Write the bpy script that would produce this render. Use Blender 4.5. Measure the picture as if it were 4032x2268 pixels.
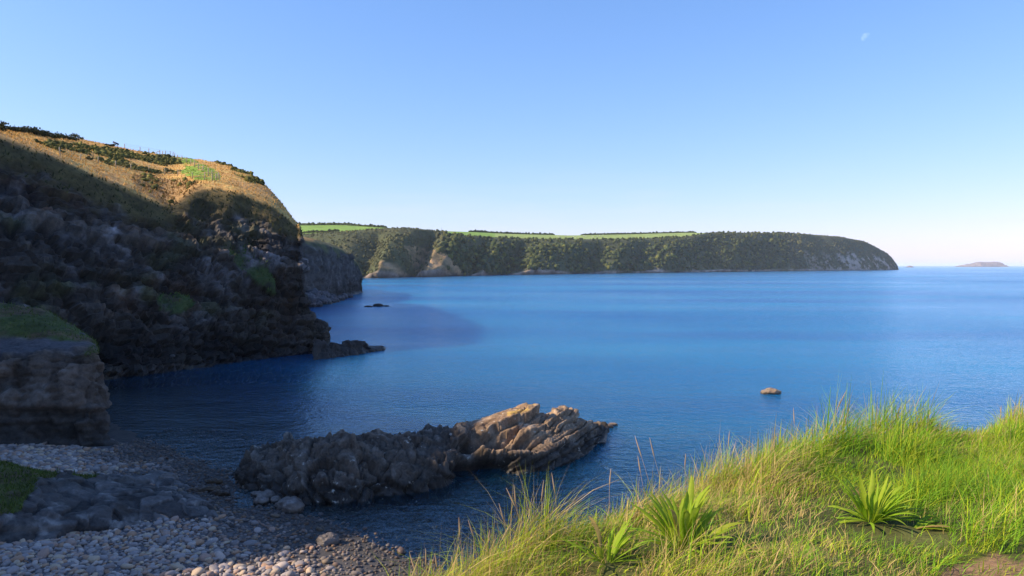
import bpy, math, random
import numpy as np
rng = np.random.default_rng(7)
random.seed(7)
SC = bpy.context.scene
COL = SC.collection
for o in list(bpy.data.objects):
    bpy.data.objects.remove(o)

# ------------------------------------------------------------------ camera, sky, sun
F_PX = 2933.0; CX, CY = 2016.0, 1134.0; EYE = 10.0
PITCH = math.atan(88.0 / F_PX)
cam = bpy.data.cameras.new('camera'); cam_o = bpy.data.objects.new('camera', cam); COL.objects.link(cam_o)
cam_o.location = (0, 0, EYE); cam_o.rotation_euler = (math.pi / 2 - PITCH, 0, 0)
cam.sensor_fit = 'HORIZONTAL'; cam.sensor_width = 36.0; cam.lens = 36.0 * F_PX / 4032.0
cam.clip_start = 0.05; cam.clip_end = 200000.0
SC.camera = cam_o

SUN_AZ, SUN_EL = -97.0, 34.0          # degrees, azimuth from +Y clockwise
az, el = math.radians(SUN_AZ), math.radians(SUN_EL)
SUNV = np.array([math.cos(el) * math.sin(az), math.cos(el) * math.cos(az), math.sin(el)])
W = bpy.data.worlds.new('World'); SC.world = W; W.use_nodes = True
wn, wl = W.node_tree.nodes, W.node_tree.links
bg = wn['Background']; bg.inputs['Strength'].default_value = 0.14
sky = wn.new('ShaderNodeTexSky'); sky.sky_type = 'NISHITA'; sky.sun_disc = False
sky.sun_elevation = el; sky.sun_rotation = az
sky.altitude = 0; sky.air_density = 1.0; sky.dust_density = 0.3; sky.ozone_density = 2.5
def wvm(op, a, b):
    q = wn.new('ShaderNodeVectorMath'); q.operation = op
    for i, x in enumerate((a, b)):
        if isinstance(x, tuple): q.inputs[i].default_value = x
        else: wl.new(x, q.inputs[i])
    return q
# even, direction-free response of the camera to sky light: cool balance, soft shoulder
wv = wvm('MULTIPLY', sky.outputs[0], (0.212, 0.212, 0.212))
wd = wvm('ADD', wvm('MULTIPLY', wv.outputs[0], (0.03, 0.42, 0.6)).outputs[0], (1.0, 1.0, 1.0))
wb = wvm('MULTIPLY', wvm('DIVIDE', wv.outputs[0], wd.outputs[0]).outputs[0], (3.6, 5.15, 8.1))
wtc = wn.new('ShaderNodeTexCoord'); wmp = wn.new('ShaderNodeMapping'); wmp.inputs['Scale'].default_value = (3, 3, 26); wl.new(wtc.outputs['Generated'], wmp.inputs[0])
wno = wn.new('ShaderNodeTexNoise'); wno.inputs['Scale'].default_value = 2.2; wno.inputs['Detail'].default_value = 7; wl.new(wmp.outputs[0], wno.inputs[0])
wr = wn.new('ShaderNodeMapRange'); wr.inputs[1].default_value = 0.5; wr.inputs[2].default_value = 0.75; wl.new(wno.outputs[0], wr.inputs[0])
wsx = wn.new('ShaderNodeSeparateXYZ'); wl.new(wtc.outputs['Generated'], wsx.inputs[0])
wr2 = wn.new('ShaderNodeMapRange'); wr2.inputs[1].default_value = 0.14; wr2.inputs[2].default_value = 0.02; wr2.inputs[4].default_value = 0.30; wl.new(wsx.outputs[2], wr2.inputs[0])
wm = wn.new('ShaderNodeMath'); wm.operation = 'MULTIPLY'; wl.new(wr.outputs[0], wm.inputs[0]); wl.new(wr2.outputs[0], wm.inputs[1])
wx = wn.new('ShaderNodeMix'); wx.data_type = 'RGBA'; wl.new(wm.outputs[0], wx.inputs[0]); wl.new(wb.outputs[0], wx.inputs[6]); wx.inputs[7].default_value = (4.1, 4.2, 4.8, 1)
wl.new(wx.outputs[2], bg.inputs[0])

sun = bpy.data.lights.new('sun', 'SUN'); sun_o = bpy.data.objects.new('sun', sun); COL.objects.link(sun_o)
sun.energy = 5.0; sun.angle = math.radians(0.5); sun.color = (1.0, 0.83, 0.62)
from mathutils import Vector, Matrix, Euler
sun_o.rotation_euler = Vector(SUNV).to_track_quat('Z', 'Y').to_euler()
sun_o.location = (-60, -20, 80)
VS = SC.view_settings
VS.view_transform = 'Standard'; VS.look = 'None'; VS.exposure = 0.6; VS.gamma = 1.0; VS.use_curve_mapping = False
SC.render.resolution_x = 1024; SC.render.resolution_y = 576
SC.render.engine = 'CYCLES'
SC.cycles.max_bounces = 6; SC.cycles.volume_bounces = 2; SC.cycles.transparent_max_bounces = 12; SC.cycles.caustics_reflective = False; SC.cycles.caustics_refractive = False

# ------------------------------------------------------------------ pixel <-> place (measuring only)
cp, sp = math.cos(PITCH), math.sin(PITCH)
def ray(u, v):
    a = (np.asarray(u, float) - CX) / F_PX; b = -(np.asarray(v, float) - CY) / F_PX
    return a, cp + b * sp, -sp + b * cp
def P(u, v, Y):
    a, y, z = ray(u, v); t = Y / y
    return np.array([a * t, Y, EYE + z * t])
def G(u, v, z=0.0):
    a, y, zz = ray(u, v); t = (z - EYE) / zz
    return np.array([a * t, y * t, z])
def proj(p):
    p = np.asarray(p, float); x = p[..., 0]; y = p[..., 1]; z = p[..., 2] - EYE
    d = y * cp - z * sp; d = np.where(d < 0.05, 0.05, d)
    return CX + F_PX * x / d, CY - F_PX * (y * sp + z * cp) / d

# ------------------------------------------------------------------ noise in numpy
def _h(ix, iy, iz, s):
    with np.errstate(over='ignore'):
        h = ix.astype(np.uint32) * np.uint32(374761393) + iy.astype(np.uint32) * np.uint32(668265263) + iz.astype(np.uint32) * np.uint32(2147483647) + np.uint32((s * 974634721 + 12345) & 0xffffffff)
        h = (h ^ (h >> np.uint32(13))) * np.uint32(1274126177)
        h = (h ^ (h >> np.uint32(16))) * np.uint32(2246822519)
        return (h ^ (h >> np.uint32(15)))
def _f(h): return h.astype(np.float64) / 4294967295.0
def vn(p, s=0):
    i = np.floor(p).astype(np.int64); f = p - i; f = f * f * f * (f * (f * 6 - 15) + 10)
    r = 0
    for dx in (0, 1):
        wx = f[:, 0] if dx else 1 - f[:, 0]
        for dy in (0, 1):
            wy = f[:, 1] if dy else 1 - f[:, 1]
            for dz in (0, 1):
                wz = f[:, 2] if dz else 1 - f[:, 2]
                r = r + wx * wy * wz * _f(_h(i[:, 0] + dx, i[:, 1] + dy, i[:, 2] + dz, s))
    return r * 2 - 1
def fbm(p, o=4, s=0, g=0.5):
    a, r, t = 1.0, 0, 0
    q = np.array(p, float)
    for k in range(o):
        r = r + a * vn(q + 17.3 * k, s + k); t += a; a *= g; q = q * 2.03
    return r / t
def worley(p, s=0):
    """nearest and second distance, cell random number, and a facet: tilt of the cell's own plane"""
    i = np.floor(p).astype(np.int64)
    f1 = np.full(len(p), 9.0); f2 = np.full(len(p), 9.0); cid = np.zeros(len(p)); tl = np.zeros(len(p))
    for dx in (-1, 0, 1):
        for dy in (-1, 0, 1):
            for dz in (-1, 0, 1):
                cx, cy, cz = i[:, 0] + dx, i[:, 1] + dy, i[:, 2] + dz
                h = _h(cx, cy, cz, s); h2 = _h(cx, cy, cz, s + 31); h3 = _h(cx, cy, cz, s + 57)
                a, b, c = _f(h), _f(h2), _f(h3)
                ex, ey, ez = p[:, 0] - cx - a, p[:, 1] - cy - b, p[:, 2] - cz - c
                d = ex * ex + ey * ey + ez * ez
                m = d < f1
                f2 = np.where(m, f1, np.minimum(f2, d)); cid = np.where(m, _f(h ^ h2), cid); f1 = np.where(m, d, f1)
                tl = np.where(m, ex * (b - 0.5) + ey * (c - 0.5) + ez * (a - 0.5), tl)
    return np.sqrt(f1), np.sqrt(f2), cid, tl * 2
def sstep(a, b, x):
    t = np.clip((x - a) / (b - a + 1e-12), 0, 1); return t * t * (3 - 2 * t)
def inpoly(u, v, poly):
    r = np.zeros(np.shape(u), bool); n = len(poly)
    for k in range(n):
        x0, y0 = poly[k]; x1, y1 = poly[(k + 1) % n]
        if y0 == y1: continue
        c = ((y0 > v) != (y1 > v)) & (u < (x1 - x0) * (v - y0) / (y1 - y0) + x0)
        r ^= c
    return r
def polyd(x, y, pts):
    """signed distance to an open polyline; positive on its left-hand side"""
    best = np.full(np.shape(x), 1e9); sg = np.ones(np.shape(x))
    for (x0, y0), (x1, y1) in zip(pts[:-1], pts[1:]):
        dx, dy = x1 - x0, y1 - y0; t = np.clip(((x - x0) * dx + (y - y0) * dy) / (dx * dx + dy * dy), 0, 1)
        d = np.hypot(x - x0 - t * dx, y - y0 - t * dy)
        s = np.sign(dx * (y - y0) - dy * (x - x0)); s[s == 0] = 1
        m = d < best - 1e-9; best = np.where(m, d, best); sg = np.where(m, s, sg)
    return best * sg

# ------------------------------------------------------------------ mesh helpers
def mesh_np(name, V, faces, colr=None, smooth=True, extra=None):
    """faces: array (n,k) or list of such arrays"""
    if isinstance(faces, np.ndarray): faces = [faces]
    V = np.ascontiguousarray(V, np.float32)
    me = bpy.data.meshes.new(name)
    me.vertices.add(len(V)); me.vertices.foreach_set('co', V.ravel())
    lt = np.concatenate([np.full(len(f), f.shape[1], np.int32) for f in faces])
    lv = np.concatenate([f.ravel() for f in faces]).astype(np.int32)
    me.loops.add(len(lv)); me.loops.foreach_set('vertex_index', lv)
    me.polygons.add(len(lt)); ls = np.zeros(len(lt), np.int32); ls[1:] = np.cumsum(lt)[:-1]
    me.polygons.foreach_set('loop_start', ls); me.polygons.foreach_set('loop_total', lt)
    if smooth: me.polygons.foreach_set('use_smooth', np.ones(len(lt), bool))
    me.update(calc_edges=True)
    if colr is not None:
        c = np.ones((len(V), 4), np.float32); c[:, :3] = colr
        a = me.attributes.new('Col', 'FLOAT_COLOR', 'POINT'); a.data.foreach_set('color', c.ravel())
    for k, vals in (extra or {}).items():
        a = me.attributes.new(k, 'FLOAT', 'POINT'); a.data.foreach_set('value', np.ascontiguousarray(vals, np.float32))
    return me
def link(name, me, mat=None, parent=None, loc=None):
    o = bpy.data.objects.new(name, me); COL.objects.link(o)
    if mat is not None and me is not None and not me.materials: me.materials.append(mat)
    if parent is not None: o.parent = parent
    if loc is not None: o.location = loc
    return o
def tag(o, label=None, cat=None, group=None, kind=None):
    if label: o['label'] = label
    if cat: o['category'] = cat
    if group: o['group'] = group
    if kind: o['kind'] = kind
    return o
def empty(name, loc):
    o = bpy.data.objects.new(name, None); COL.objects.link(o); o.location = loc; o.empty_display_size = 0.2
    return o
def grid_faces(nu, nv):
    i = np.arange(nu - 1)[:, None]; j = np.arange(nv - 1)[None, :]
    a = i * nv + j
    return np.stack([a, a + nv, a + nv + 1, a + 1], -1).reshape(-1, 4)
def resample(C, n, axis, sm):
    """linear resample of control grid along axis by mean arc length, then smoothing; returns grid and row parameter"""
    C = np.moveaxis(C, axis, 0)
    L = np.linalg.norm(np.diff(C, axis=0), axis=-1).mean(1) ; L = np.minimum(L, np.median(L) * 3.0)
    cum = np.concatenate([[0], np.cumsum(L)]); s = np.linspace(0, cum[-1], n)
    k = np.clip(np.searchsorted(cum, s, side='right') - 1, 0, len(L) - 1); t = (s - cum[k]) / L[k]
    R = C[k] * (1 - t)[:, None, None] + C[k + 1] * t[:, None, None]
    if sm > 0:
        w = np.exp(-0.5 * (np.arange(-3 * sm, 3 * sm + 1) / sm) ** 2); w /= w.sum(); h = 3 * sm
        pad = np.concatenate([np.repeat(R[:1], h, 0), R, np.repeat(R[-1:], h, 0)])
        R = sum(w[q] * pad[q:q + n] for q in range(len(w)))
    return np.moveaxis(R, 0, axis), k + t
def grid_normals(S):
    du = np.gradient(S, axis=0); dv = np.gradient(S, axis=1)
    n = np.cross(du, dv); n /= np.linalg.norm(n, axis=-1, keepdims=True) + 1e-9
    return n
def surface(ctrl, nu, nv, su, sv):
    S, tu = resample(np.array(ctrl, float), nu, 0, su)
    S, tv = resample(S, nv, 1, sv)
    return S, tu, tv
def strata(p, axis, thick, seed, warp=0.6, ws=0.25):
    """layered offset in 0..1: beds of unequal hardness seen along `axis`"""
    a = np.array(axis, float); a /= np.linalg.norm(a)
    s = p @ a / thick + warp * fbm(p * ws, 3, seed + 5)
    k = np.floor(s); f = s - k
    z = np.zeros_like(k)
    h0 = _f(_h(k.astype(np.int64), z.astype(np.int64), z.astype(np.int64), seed)); h1 = _f(_h(k.astype(np.int64) + 1, z.astype(np.int64), z.astype(np.int64), seed))
    e = sstep(0.86, 1.0, f)
    groove = np.exp(-((f - 0.93) / 0.06) ** 2)
    return h0 * (1 - e) + h1 * e, groove, k
def rock_disp(p, big, cell, seed, axis=(0.25, 0.1, 1), thick=0.5, a_big=1.0, a_cell=0.3, a_str=0.3, stretch=(1, 1, 1)):
    d = a_big * fbm(p / big, 4, seed)
    q = p / cell * np.array(stretch) + 0.22 * np.stack([fbm(p / cell * 0.7, 2, seed + 71 + k) for k in range(3)], -1)
    f1, f2, cid, tl = worley(q, seed + 3)
    d = d + a_cell * (cid - 0.5) - 0.45 * a_cell * np.exp(-((f2 - f1) / 0.07)) + 0.9 * a_cell * tl
    h, g, k = strata(p, axis, thick, seed + 9)
    d = d + a_str * (h - 0.5) - 0.5 * a_str * g
    d = d + 0.12 * a_cell * fbm(p / cell * 4.5, 3, seed + 40)
    return d, cid, h

# ------------------------------------------------------------------ materials
def new_mat(name):
    m = bpy.data.materials.new(name); m.use_nodes = True
    nt = m.node_tree; return m, nt.nodes, nt.links, nt.nodes['Principled BSDF']
def attr_mat(name, s1=1.0, s2=6.0, contrast=0.5, rough=0.9, bump=0.3, bdist=0.05, spec=0.3, wet=None, translucent=0.0, lichen=None, stretch=(1, 1, 1)):
    """vertex colour times fine noise, with relief"""
    m, n, l, b = new_mat(name)
    at = n.new('ShaderNodeAttribute'); at.attribute_name = 'Col'
    tc = n.new('ShaderNodeTexCoord'); mp = n.new('ShaderNodeMapping'); mp.inputs['Scale'].default_value = stretch
    l.new(tc.outputs['Object'], mp.inputs[0])
    n1 = n.new('ShaderNodeTexNoise'); n1.inputs['Scale'].default_value = s1; n1.inputs['Detail'].default_value = 6; n1.inputs['Roughness'].default_value = 0.65
    n2 = n.new('ShaderNodeTexNoise'); n2.inputs['Scale'].default_value = s2; n2.inputs['Detail'].default_value = 5; n2.inputs['Roughness'].default_value = 0.7
    l.new(mp.outputs[0], n1.inputs[0]); l.new(mp.outputs[0], n2.inputs[0])
    ad = n.new('ShaderNodeMath'); ad.operation = 'ADD'; l.new(n1.outputs[0], ad.inputs[0]); l.new(n2.outputs[0], ad.inputs[1])
    mr = n.new('ShaderNodeMapRange'); mr.inputs[1].default_value = 0.7; mr.inputs[2].default_value = 1.3
    mr.inputs[3].default_value = 1 - contrast; mr.inputs[4].default_value = 1 + contrast
    l.new(ad.outputs[0], mr.inputs[0])
    mx = n.new('ShaderNodeVectorMath'); mx.operation = 'SCALE'; l.new(at.outputs['Color'], mx.inputs[0]); l.new(mr.outputs[0], mx.inputs['Scale'])
    out = mx.outputs[0]
    if lichen:
        vo = n.new('ShaderNodeTexNoise'); vo.inputs['Scale'].default_value = lichen[0]; vo.inputs['Detail'].default_value = 4; l.new(tc.outputs['Object'], vo.inputs[0])
        r2 = n.new('ShaderNodeMapRange'); r2.inputs[1].default_value = lichen[1]; r2.inputs[2].default_value = lichen[1] + 0.06; l.new(vo.outputs[0], r2.inputs[0])
        mm = n.new('ShaderNodeMix'); mm.data_type = 'RGBA'; l.new(r2.outputs[0], mm.inputs[0]); l.new(out, mm.inputs[6]); mm.inputs[7].default_value = (*lichen[2], 1)
        out = mm.outputs[2]
    l.new(out, b.inputs['Base Color'])
    b.inputs['Roughness'].default_value = rough; b.inputs['Specular IOR Level'].default_value = spec
    if wet is not None:
        sx = n.new('ShaderNodeSeparateXYZ'); ge = n.new('ShaderNodeNewGeometry'); l.new(ge.outputs['Position'], sx.inputs[0])
        r3 = n.new('ShaderNodeMapRange'); r3.inputs[1].default_value = wet[0]; r3.inputs[2].default_value = wet[1]; r3.inputs[3].default_value = 0.35; r3.inputs[4].default_value = rough
        l.new(sx.outputs[2], r3.inputs[0]); l.new(r3.outputs[0], b.inputs['Roughness'])
    if bump > 0:
        bp = n.new('ShaderNodeBump'); bp.inputs['Strength'].default_value = bump; bp.inputs['Distance'].default_value = bdist
        l.new(ad.outputs[0], bp.inputs['Height']); l.new(bp.outputs[0], b.inputs['Normal'])
    if translucent > 0:
        tr = n.new('ShaderNodeBsdfTranslucent'); l.new(out, tr.inputs[0])
        ms = n.new('ShaderNodeMixShader'); ms.inputs[0].default_value = translucent
        l.new(b.outputs[0], ms.inputs[1]); l.new(tr.outputs[0], ms.inputs[2]); l.new(ms.outputs[0], n['Material Output'].inputs[0])
    return m
M_CLIFF = attr_mat('cliff_rock', 0.35, 1.8, 0.55, 0.9, 0.9, 0.25, wet=(0.2, 1.4))
M_SEAROCK = attr_mat('sea_rock_stone', 1.6, 9.0, 0.5, 0.85, 0.8, 0.05, wet=(0.1, 0.6), lichen=(3.2, 0.66, (0.42, 0.40, 0.34)))
M_NEARCLIFF = attr_mat('near_cliff_rock', 0.8, 4.5, 0.5, 0.9, 0.8, 0.12, wet=(0.1, 0.8))
M_FAR = attr_mat('far_ground', 0.06, 0.3, 0.45, 0.95, 1.0, 2.0)
M_FOL = attr_mat('foliage', 0.5, 2.5, 0.35, 0.85, 0.0, translucent=0.15, spec=0.15)
M_WOOD = attr_mat('woodland_leaves', 0.35, 1.2, 0.6, 0.95, 0.9, 0.9, spec=0.1)
M_GRASS = attr_mat('grass_blades', 2.0, 9.0, 0.2, 0.6, 0.0, translucent=0.35, spec=0.3)
M_SOIL = attr_mat('soil', 3.0, 25.0, 0.45, 0.95, 0.6, 0.02)
M_PEB = attr_mat('pebble_stone', 3.0, 30.0, 0.22, 0.8, 0.15, 0.01, wet=(-0.05, 0.3))
M_TIMBER = attr_mat('weathered_timber', 6.0, 30.0, 0.3, 0.85, 0.2, 0.01)
def lerp(a, b, t):
    t = np.asarray(t)[..., None]; return np.asarray(a) * (1 - t) + np.asarray(b) * t
def mixc(base, colr, w): return base * (1 - w[:, None]) + np.asarray(colr) * w[:, None]

# ------------------------------------------------------------------ shoreline, beach, sea
SHORE = [(-60.0, 62.0), (-34.0, 56.0)] + [tuple(G(u, v)[:2]) for u, v in ((455, 1675), (640, 1765), (820, 1850), (930, 1905), (990, 1985), (1230, 2050), (1480, 2140), (1700, 2225), (1900, 2290))] + [(4.0, 19.5), (12.0, 17.5), (40.0, 10.0)]
def beach_z(x, y):
    d = np.abs(polyd(x, y, SHORE)) * np.where(inpoly(x, y, SHORE + [(40, -90), (-120, -90), (-120, 62)]), 1, -1)     # + on land
    p = np.stack([np.ravel(x), np.ravel(y), np.zeros(np.size(x))], -1)
    n = fbm(p * 0.35, 3, 90).reshape(np.shape(x)); n2 = fbm(p * 1.6, 2, 95).reshape(np.shape(x))
    land = np.where(d < 7, 0.085 * d, 0.595 + 0.15 * (d - 7)); land = np.minimum(land, 2.2)
    z = np.where(d > 0, land, 0.10 * d)
    return np.maximum(z, -9.0) + 0.10 * n * sstep(-4, 3, d) + 0.03 * n2
def build_beach():
    xs = np.concatenate([np.arange(-48, 12, 0.3), np.arange(12, 41, 1.5), np.arange(41, 300, 12)]); ys = np.concatenate([np.arange(3, 14, 0.8), np.arange(14, 52, 0.3), np.arange(52, 75, 1.5), np.arange(75, 400, 12)])
    X, Y = np.meshgrid(xs, ys, indexing='ij'); Z = beach_z(X, Y)
    V = np.stack([X, Y, Z], -1).reshape(-1, 3)
    p = V.copy(); k = fbm(p * 0.5, 4, 21); d2 = fbm(p * 3.0, 2, 22)
    c = np.tile(np.array([0.115, 0.105, 0.105]), (len(V), 1)) * (1 + 0.35 * k + 0.25 * d2)[:, None]
    wet = 1 - sstep(0.05, 0.4, V[:, 2]); c = mixc(c, (0.050, 0.046, 0.040), wet * 0.85); c = mixc(c, (0.012, 0.017, 0.011), 1 - sstep(-0.9, -0.2, V[:, 2] + 0.2 * k))
    o = link('pebble_beach', mesh_np('pebble_beach', V, grid_faces(len(xs), len(ys)), c), M_SOIL)
    tag(o, 'shaded pebble beach sloping into the cove', 'beach', kind='structure')
build_beach()

def sea_material():
    m, n, l, b = new_mat('sea_water'); n.remove(b)
    tc = n.new('ShaderNodeTexCoord')
    def noise(scale, detail, st, rough=0.55, dist=0.0):
        mp = n.new('ShaderNodeMapping'); mp.inputs['Scale'].default_value = st; mp.inputs['Rotation'].default_value = (0, 0, 0.12); l.new(tc.outputs['Object'], mp.inputs[0])
        t = n.new('ShaderNodeTexNoise'); t.inputs['Scale'].default_value = scale; t.inputs['Detail'].default_value = detail; t.inputs['Roughness'].default_value = rough; t.inputs['Distortion'].default_value = dist
        l.new(mp.outputs[0], t.inputs[0]); return t.outputs[0]
    def mul(a, k):
        q = n.new('ShaderNodeMath'); q.operation = 'MULTIPLY'; l.new(a, q.inputs[0])
        if isinstance(k, float): q.inputs[1].default_value = k
        else: l.new(k, q.inputs[1])
        return q.outputs[0]
    def add(a, c):
        q = n.new('ShaderNodeMath'); q.operation = 'ADD'; l.new(a, q.inputs[0]); l.new(c, q.inputs[1]); return q.outputs[0]
    def rng_(a, f0, f1, t0, t1):
        q = n.new('ShaderNodeMapRange'); l.new(a, q.inputs[0])
        for i, x in enumerate((f0, f1, t0, t1)): q.inputs[i + 1].default_value = x
        return q.outputs[0]
    ruf = noise(0.012, 3, (0.35, 1.0, 1))                       # wind-ruffled bands
    amp = rng_(ruf, 0.35, 0.65, 0.5, 1.45)
    h = add(add(mul(noise(0.55, 3, (0.7, 1, 1), 0.6, 0.4), 0.17), mul(noise(1.9, 3, (0.75, 1, 1), 0.65, 0.3), 0.19)), mul(noise(0.09, 2, (0.5, 1, 1)), 0.5))
    h = mul(h, amp)
    bp = n.new('ShaderNodeBump'); bp.inputs['Strength'].default_value = 1.0; bp.inputs['Distance'].default_value = 1.0; l.new(h, bp.inputs['Height'])
    at = n.new('ShaderNodeAttribute'); at.attribute_name = 'opacity'
    big = noise(0.02, 3, (0.3, 1.0, 1), 0.6)
    cm = n.new('ShaderNodeMix'); cm.data_type = 'RGBA'; l.new(rng_(big, 0.38, 0.62, 0, 1), cm.inputs[0])
    cm.inputs[6].default_value = (0.007, 0.105, 0.300, 1); cm.inputs[7].default_value = (0.010, 0.200, 0.390, 1)
    df = n.new('ShaderNodeSubsurfaceScattering'); df.falloff = 'BURLEY'; df.inputs['Scale'].default_value = 1.0; df.inputs['Radius'].default_value = (6.0, 10.0, 14.0); l.new(cm.outputs[2], df.inputs[0])
    tr = n.new('ShaderNodeBsdfTransparent'); tr.inputs[0].default_value = (0.72, 0.88, 0.90, 1)
    body = n.new('ShaderNodeMixShader'); l.new(at.outputs['Fac'], body.inputs[0]); l.new(tr.outputs[0], body.inputs[1]); l.new(df.outputs[0], body.inputs[2])
    gl = n.new('ShaderNodeBsdfGlossy'); gl.inputs['Roughness'].default_value = 0.15; l.new(bp.outputs[0], gl.inputs['Normal']); gl.inputs[0].default_value = (0.66, 0.85, 1, 1)
    fr = n.new('ShaderNodeFresnel'); fr.inputs[0].default_value = 1.33; l.new(bp.outputs[0], fr.inputs['Normal'])
    ms = n.new('ShaderNodeMixShader'); l.new(mul(fr.outputs[0], 1.0), ms.inputs[0]); l.new(body.outputs[0], ms.inputs[1]); l.new(gl.outputs[0], ms.inputs[2])
    l.new(ms.outputs[0], n['Material Output'].inputs[0])
    return m
M_SEA = sea_material()
def build_sea():
    def axis(a, b, st, far):
        g = [b]; s = st
        while g[-1] < far: s *= 1.35; g.append(g[-1] + s)
        k = [a]; s = st
        while k[-1] > -far: s *= 1.35; k.append(k[-1] - s)
        return np.array(k[:0:-1] + list(np.arange(a, b, st)) + g)
    xs = axis(-48.0, 40.0, 0.5, 90000.0); ys = axis(14.0, 66.0, 0.5, 90000.0)
    X, Y = np.meshgrid(xs, ys, indexing='ij')
    z = beach_z(np.clip(X, -200, 200), np.clip(Y, -50, 200))
    dep = np.clip(-z, 0, None)
    # submerged reef round the skerry
    op = 1 - np.exp(-(dep / 2.9) ** 1.7)
    V = np.stack([X, Y, np.zeros_like(X)], -1).reshape(-1, 3)
    o = link('sea', mesh_np('sea', V, grid_faces(len(xs), len(ys)), extra={'opacity': op.ravel()}), M_SEA)
    tag(o, 'calm blue sea filling the bay to the horizon', 'sea', kind='structure')
build_sea()

# ------------------------------------------------------------------ main cliff headland on the left
def main_cliff():
    cols = []
    # out of frame: the same cliff carried round the head of the cove towards the viewer
    for (bx, by), (ex, ey, ez), (cx_, cy_, cz) in (
        ((-40, -34), (-60, -34, 20), (-110, -40, 30)), ((-37, -14), (-54, -14, 22), (-110, -20, 31)), ((-36, 2), (-52, 2, 27), (-110, 0, 32)),
        ((-36, 13), (-51, 12, 26.0), (-105, 14, 39)), ((-38, 24), (-51, 23, 32.2), (-100, 26, 44)), ((-41, 36), (-54, 34, 39.0), (-105, 46, 43)), ((-43, 47), (-58, 52, 28.5), (-108, 75, 36))):
        b = np.array([bx, by, 0.0]); e = np.array([ex, ey, ez]); c = np.array([cx_, cy_, cz])
        cols.append([b + [2, 0, -4], b, lerp(b, e, 0.12) + [0, 0, 2.0], lerp(b, e, 0.3) + [0, 0, 2.5], lerp(b, e, 0.55) + [0, 0, 2.5], lerp(b, e, 0.8) + [0, 0, 0.8], e, lerp(e, c, 0.4) + [0, 0, 1.0], c, c + [-60, 10, -3]])
    #   u,   v1,  rows: (v, depth added to the foot)  r2..r8
    tab = [
        (-160, 56, (1440, 1), (1210, 3), (900, 7), (560, 17), (450, 19), (445, 45), (470, 74)),
        (0, 58, (1410, 1), (1210, 3), (930, 7), (650, 16), (525, 18.2), (512, 42), (505, 66)),
        (200, 61, (1400, 1), (1220, 3), (950, 7), (700, 16), (605, 17.6), (560, 44), (526, 72)),
        (400, 65, (1390, 1), (1230, 3), (1000, 7), (785, 15), (695, 17), (620, 48), (563, 80)),
        (600, 69, (1370, 1), (1240, 3), (1040, 7), (862, 14), (775, 16), (680, 46), (606, 80)),
        (690, 71, (1365, 1), (1240, 3), (1040, 7), (880, 12.5), (835, 16), (710, 42), (617, 80)),
        (760, 73, (1360, 1), (1235, 3), (1040, 7), (850, 14), (715, 16.8), (680, 38), (622, 78)),
        (900, 76, (1350, 1), (1230, 3), (1040, 7), (850, 13), (735, 15.6), (690, 34), (648, 62)),
        (1000, 78.5, (1345, 1), (1225, 3), (1040, 7), (860, 12), (775, 13.8), (735, 26), (690, 44)),
        (1090, 80.5, (1345, 1), (1225, 3), (1050, 6), (870, 10), (812, 13), (790, 19), (768, 28)),
        (1160, 82.5, (1340, 1), (1230, 3), (1060, 6), (925, 9), (885, 11), (876, 14), (872, 18)),
    ]
    for r in tab:
        u, y1 = r[0], r[1]
        v1 = 1046.5 + EYE * F_PX / y1
        f = G(u, v1)
        cols.append([f + [0.5, -2.5, -4], f] + [P(u, v, y1 + dy) for v, dy in r[2:]] + [P(u, r[8][0] + 40, y1 + r[8][1] + 45)])
    # the corner that shows against the water, then the hidden back of the headland
    cor = [(1292, 1394), (1288, 1300), (1236, 1268), (1205, 1130), (1196, 930), (1184, 885), (1170, 872), (1160, 872)]
    y0 = 85.0
    dd = [0, 0.5, 1.0, 2.5, 5.0, 7.0, 9.0, 11.0]
    pts = [P(u, v, y0 + d) for (u, v), d in zip(cor, dd)]
    cols.append([pts[0] + [1, -1, -4]] + pts + [P(1150, 900, 125)])
    back = []
    for off, k in (((-2, 6), 1.0), ((-7, 16), 1.0), ((-16, 30), 0.97), ((-30, 48), 0.95), ((-55, 75), 0.95)):
        q = [p + [off[0], off[1], 0] for p in pts]; q = [p * [1, 1, k] if p[2] > 0.5 else p for p in q]
        cols.append([q[0] + [1, 0, -4]] + q + [q[-1] + [-30, 10, -2]])
    C = np.array(cols)
    NU, NV = 700, 310
    S, tu, tv = surface(C, NU, NV, 5, 4)
    N = grid_normals(S)
    if (N[..., 2].mean()) < 0: N = -N
    TV = np.tile(tv, (NU, 1)).ravel(); p = S.reshape(-1, 3); n = N.reshape(-1, 3)
    jit = 0.45 * fbm(p * 0.16, 4, 300) + 0.2 * fbm(p * 0.7, 3, 305)
    rock = 1 - sstep(4.55, 5.25, TV + jit * 1.5)
    uu, vv = proj(p)
    patch = inpoly(uu + 25 * fbm(p * 0.5, 3, 77), vv + 20 * fbm(p * 0.5, 3, 78), [(870, 985), (960, 965), (1060, 1070), (1110, 1150), (1060, 1150), (990, 1090), (920, 1040)]) | \
        inpoly(uu + 30 * fbm(p * 0.4, 3, 79), vv + 20 * fbm(p * 0.4, 3, 80), [(620, 1175), (700, 1150), (780, 1170), (770, 1220), (690, 1240), (620, 1215)])
    patch = patch.astype(float) * (TV < 5)
    d, cid, hs = rock_disp(p, 7.0, 2.1, 11, axis=(0.18, 0.05, 1), thick=0.9, a_big=0.5, a_cell=0.45, a_str=1.5, stretch=(1.1, 1.1, 0.8))
    flute = 0.9 * (1 - np.abs(fbm(p * np.array([0.28, 0.28, 0.05]), 3, 50)) * 2.2)           # upright buttresses and chimneys
    g1, g2, c2, t2 = worley(p / 1.0 * np.array([1, 1, 0.75]) + 0.3 * np.stack([fbm(p * .8, 2, 64 + k) for k in range(3)], -1), 61)
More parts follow.
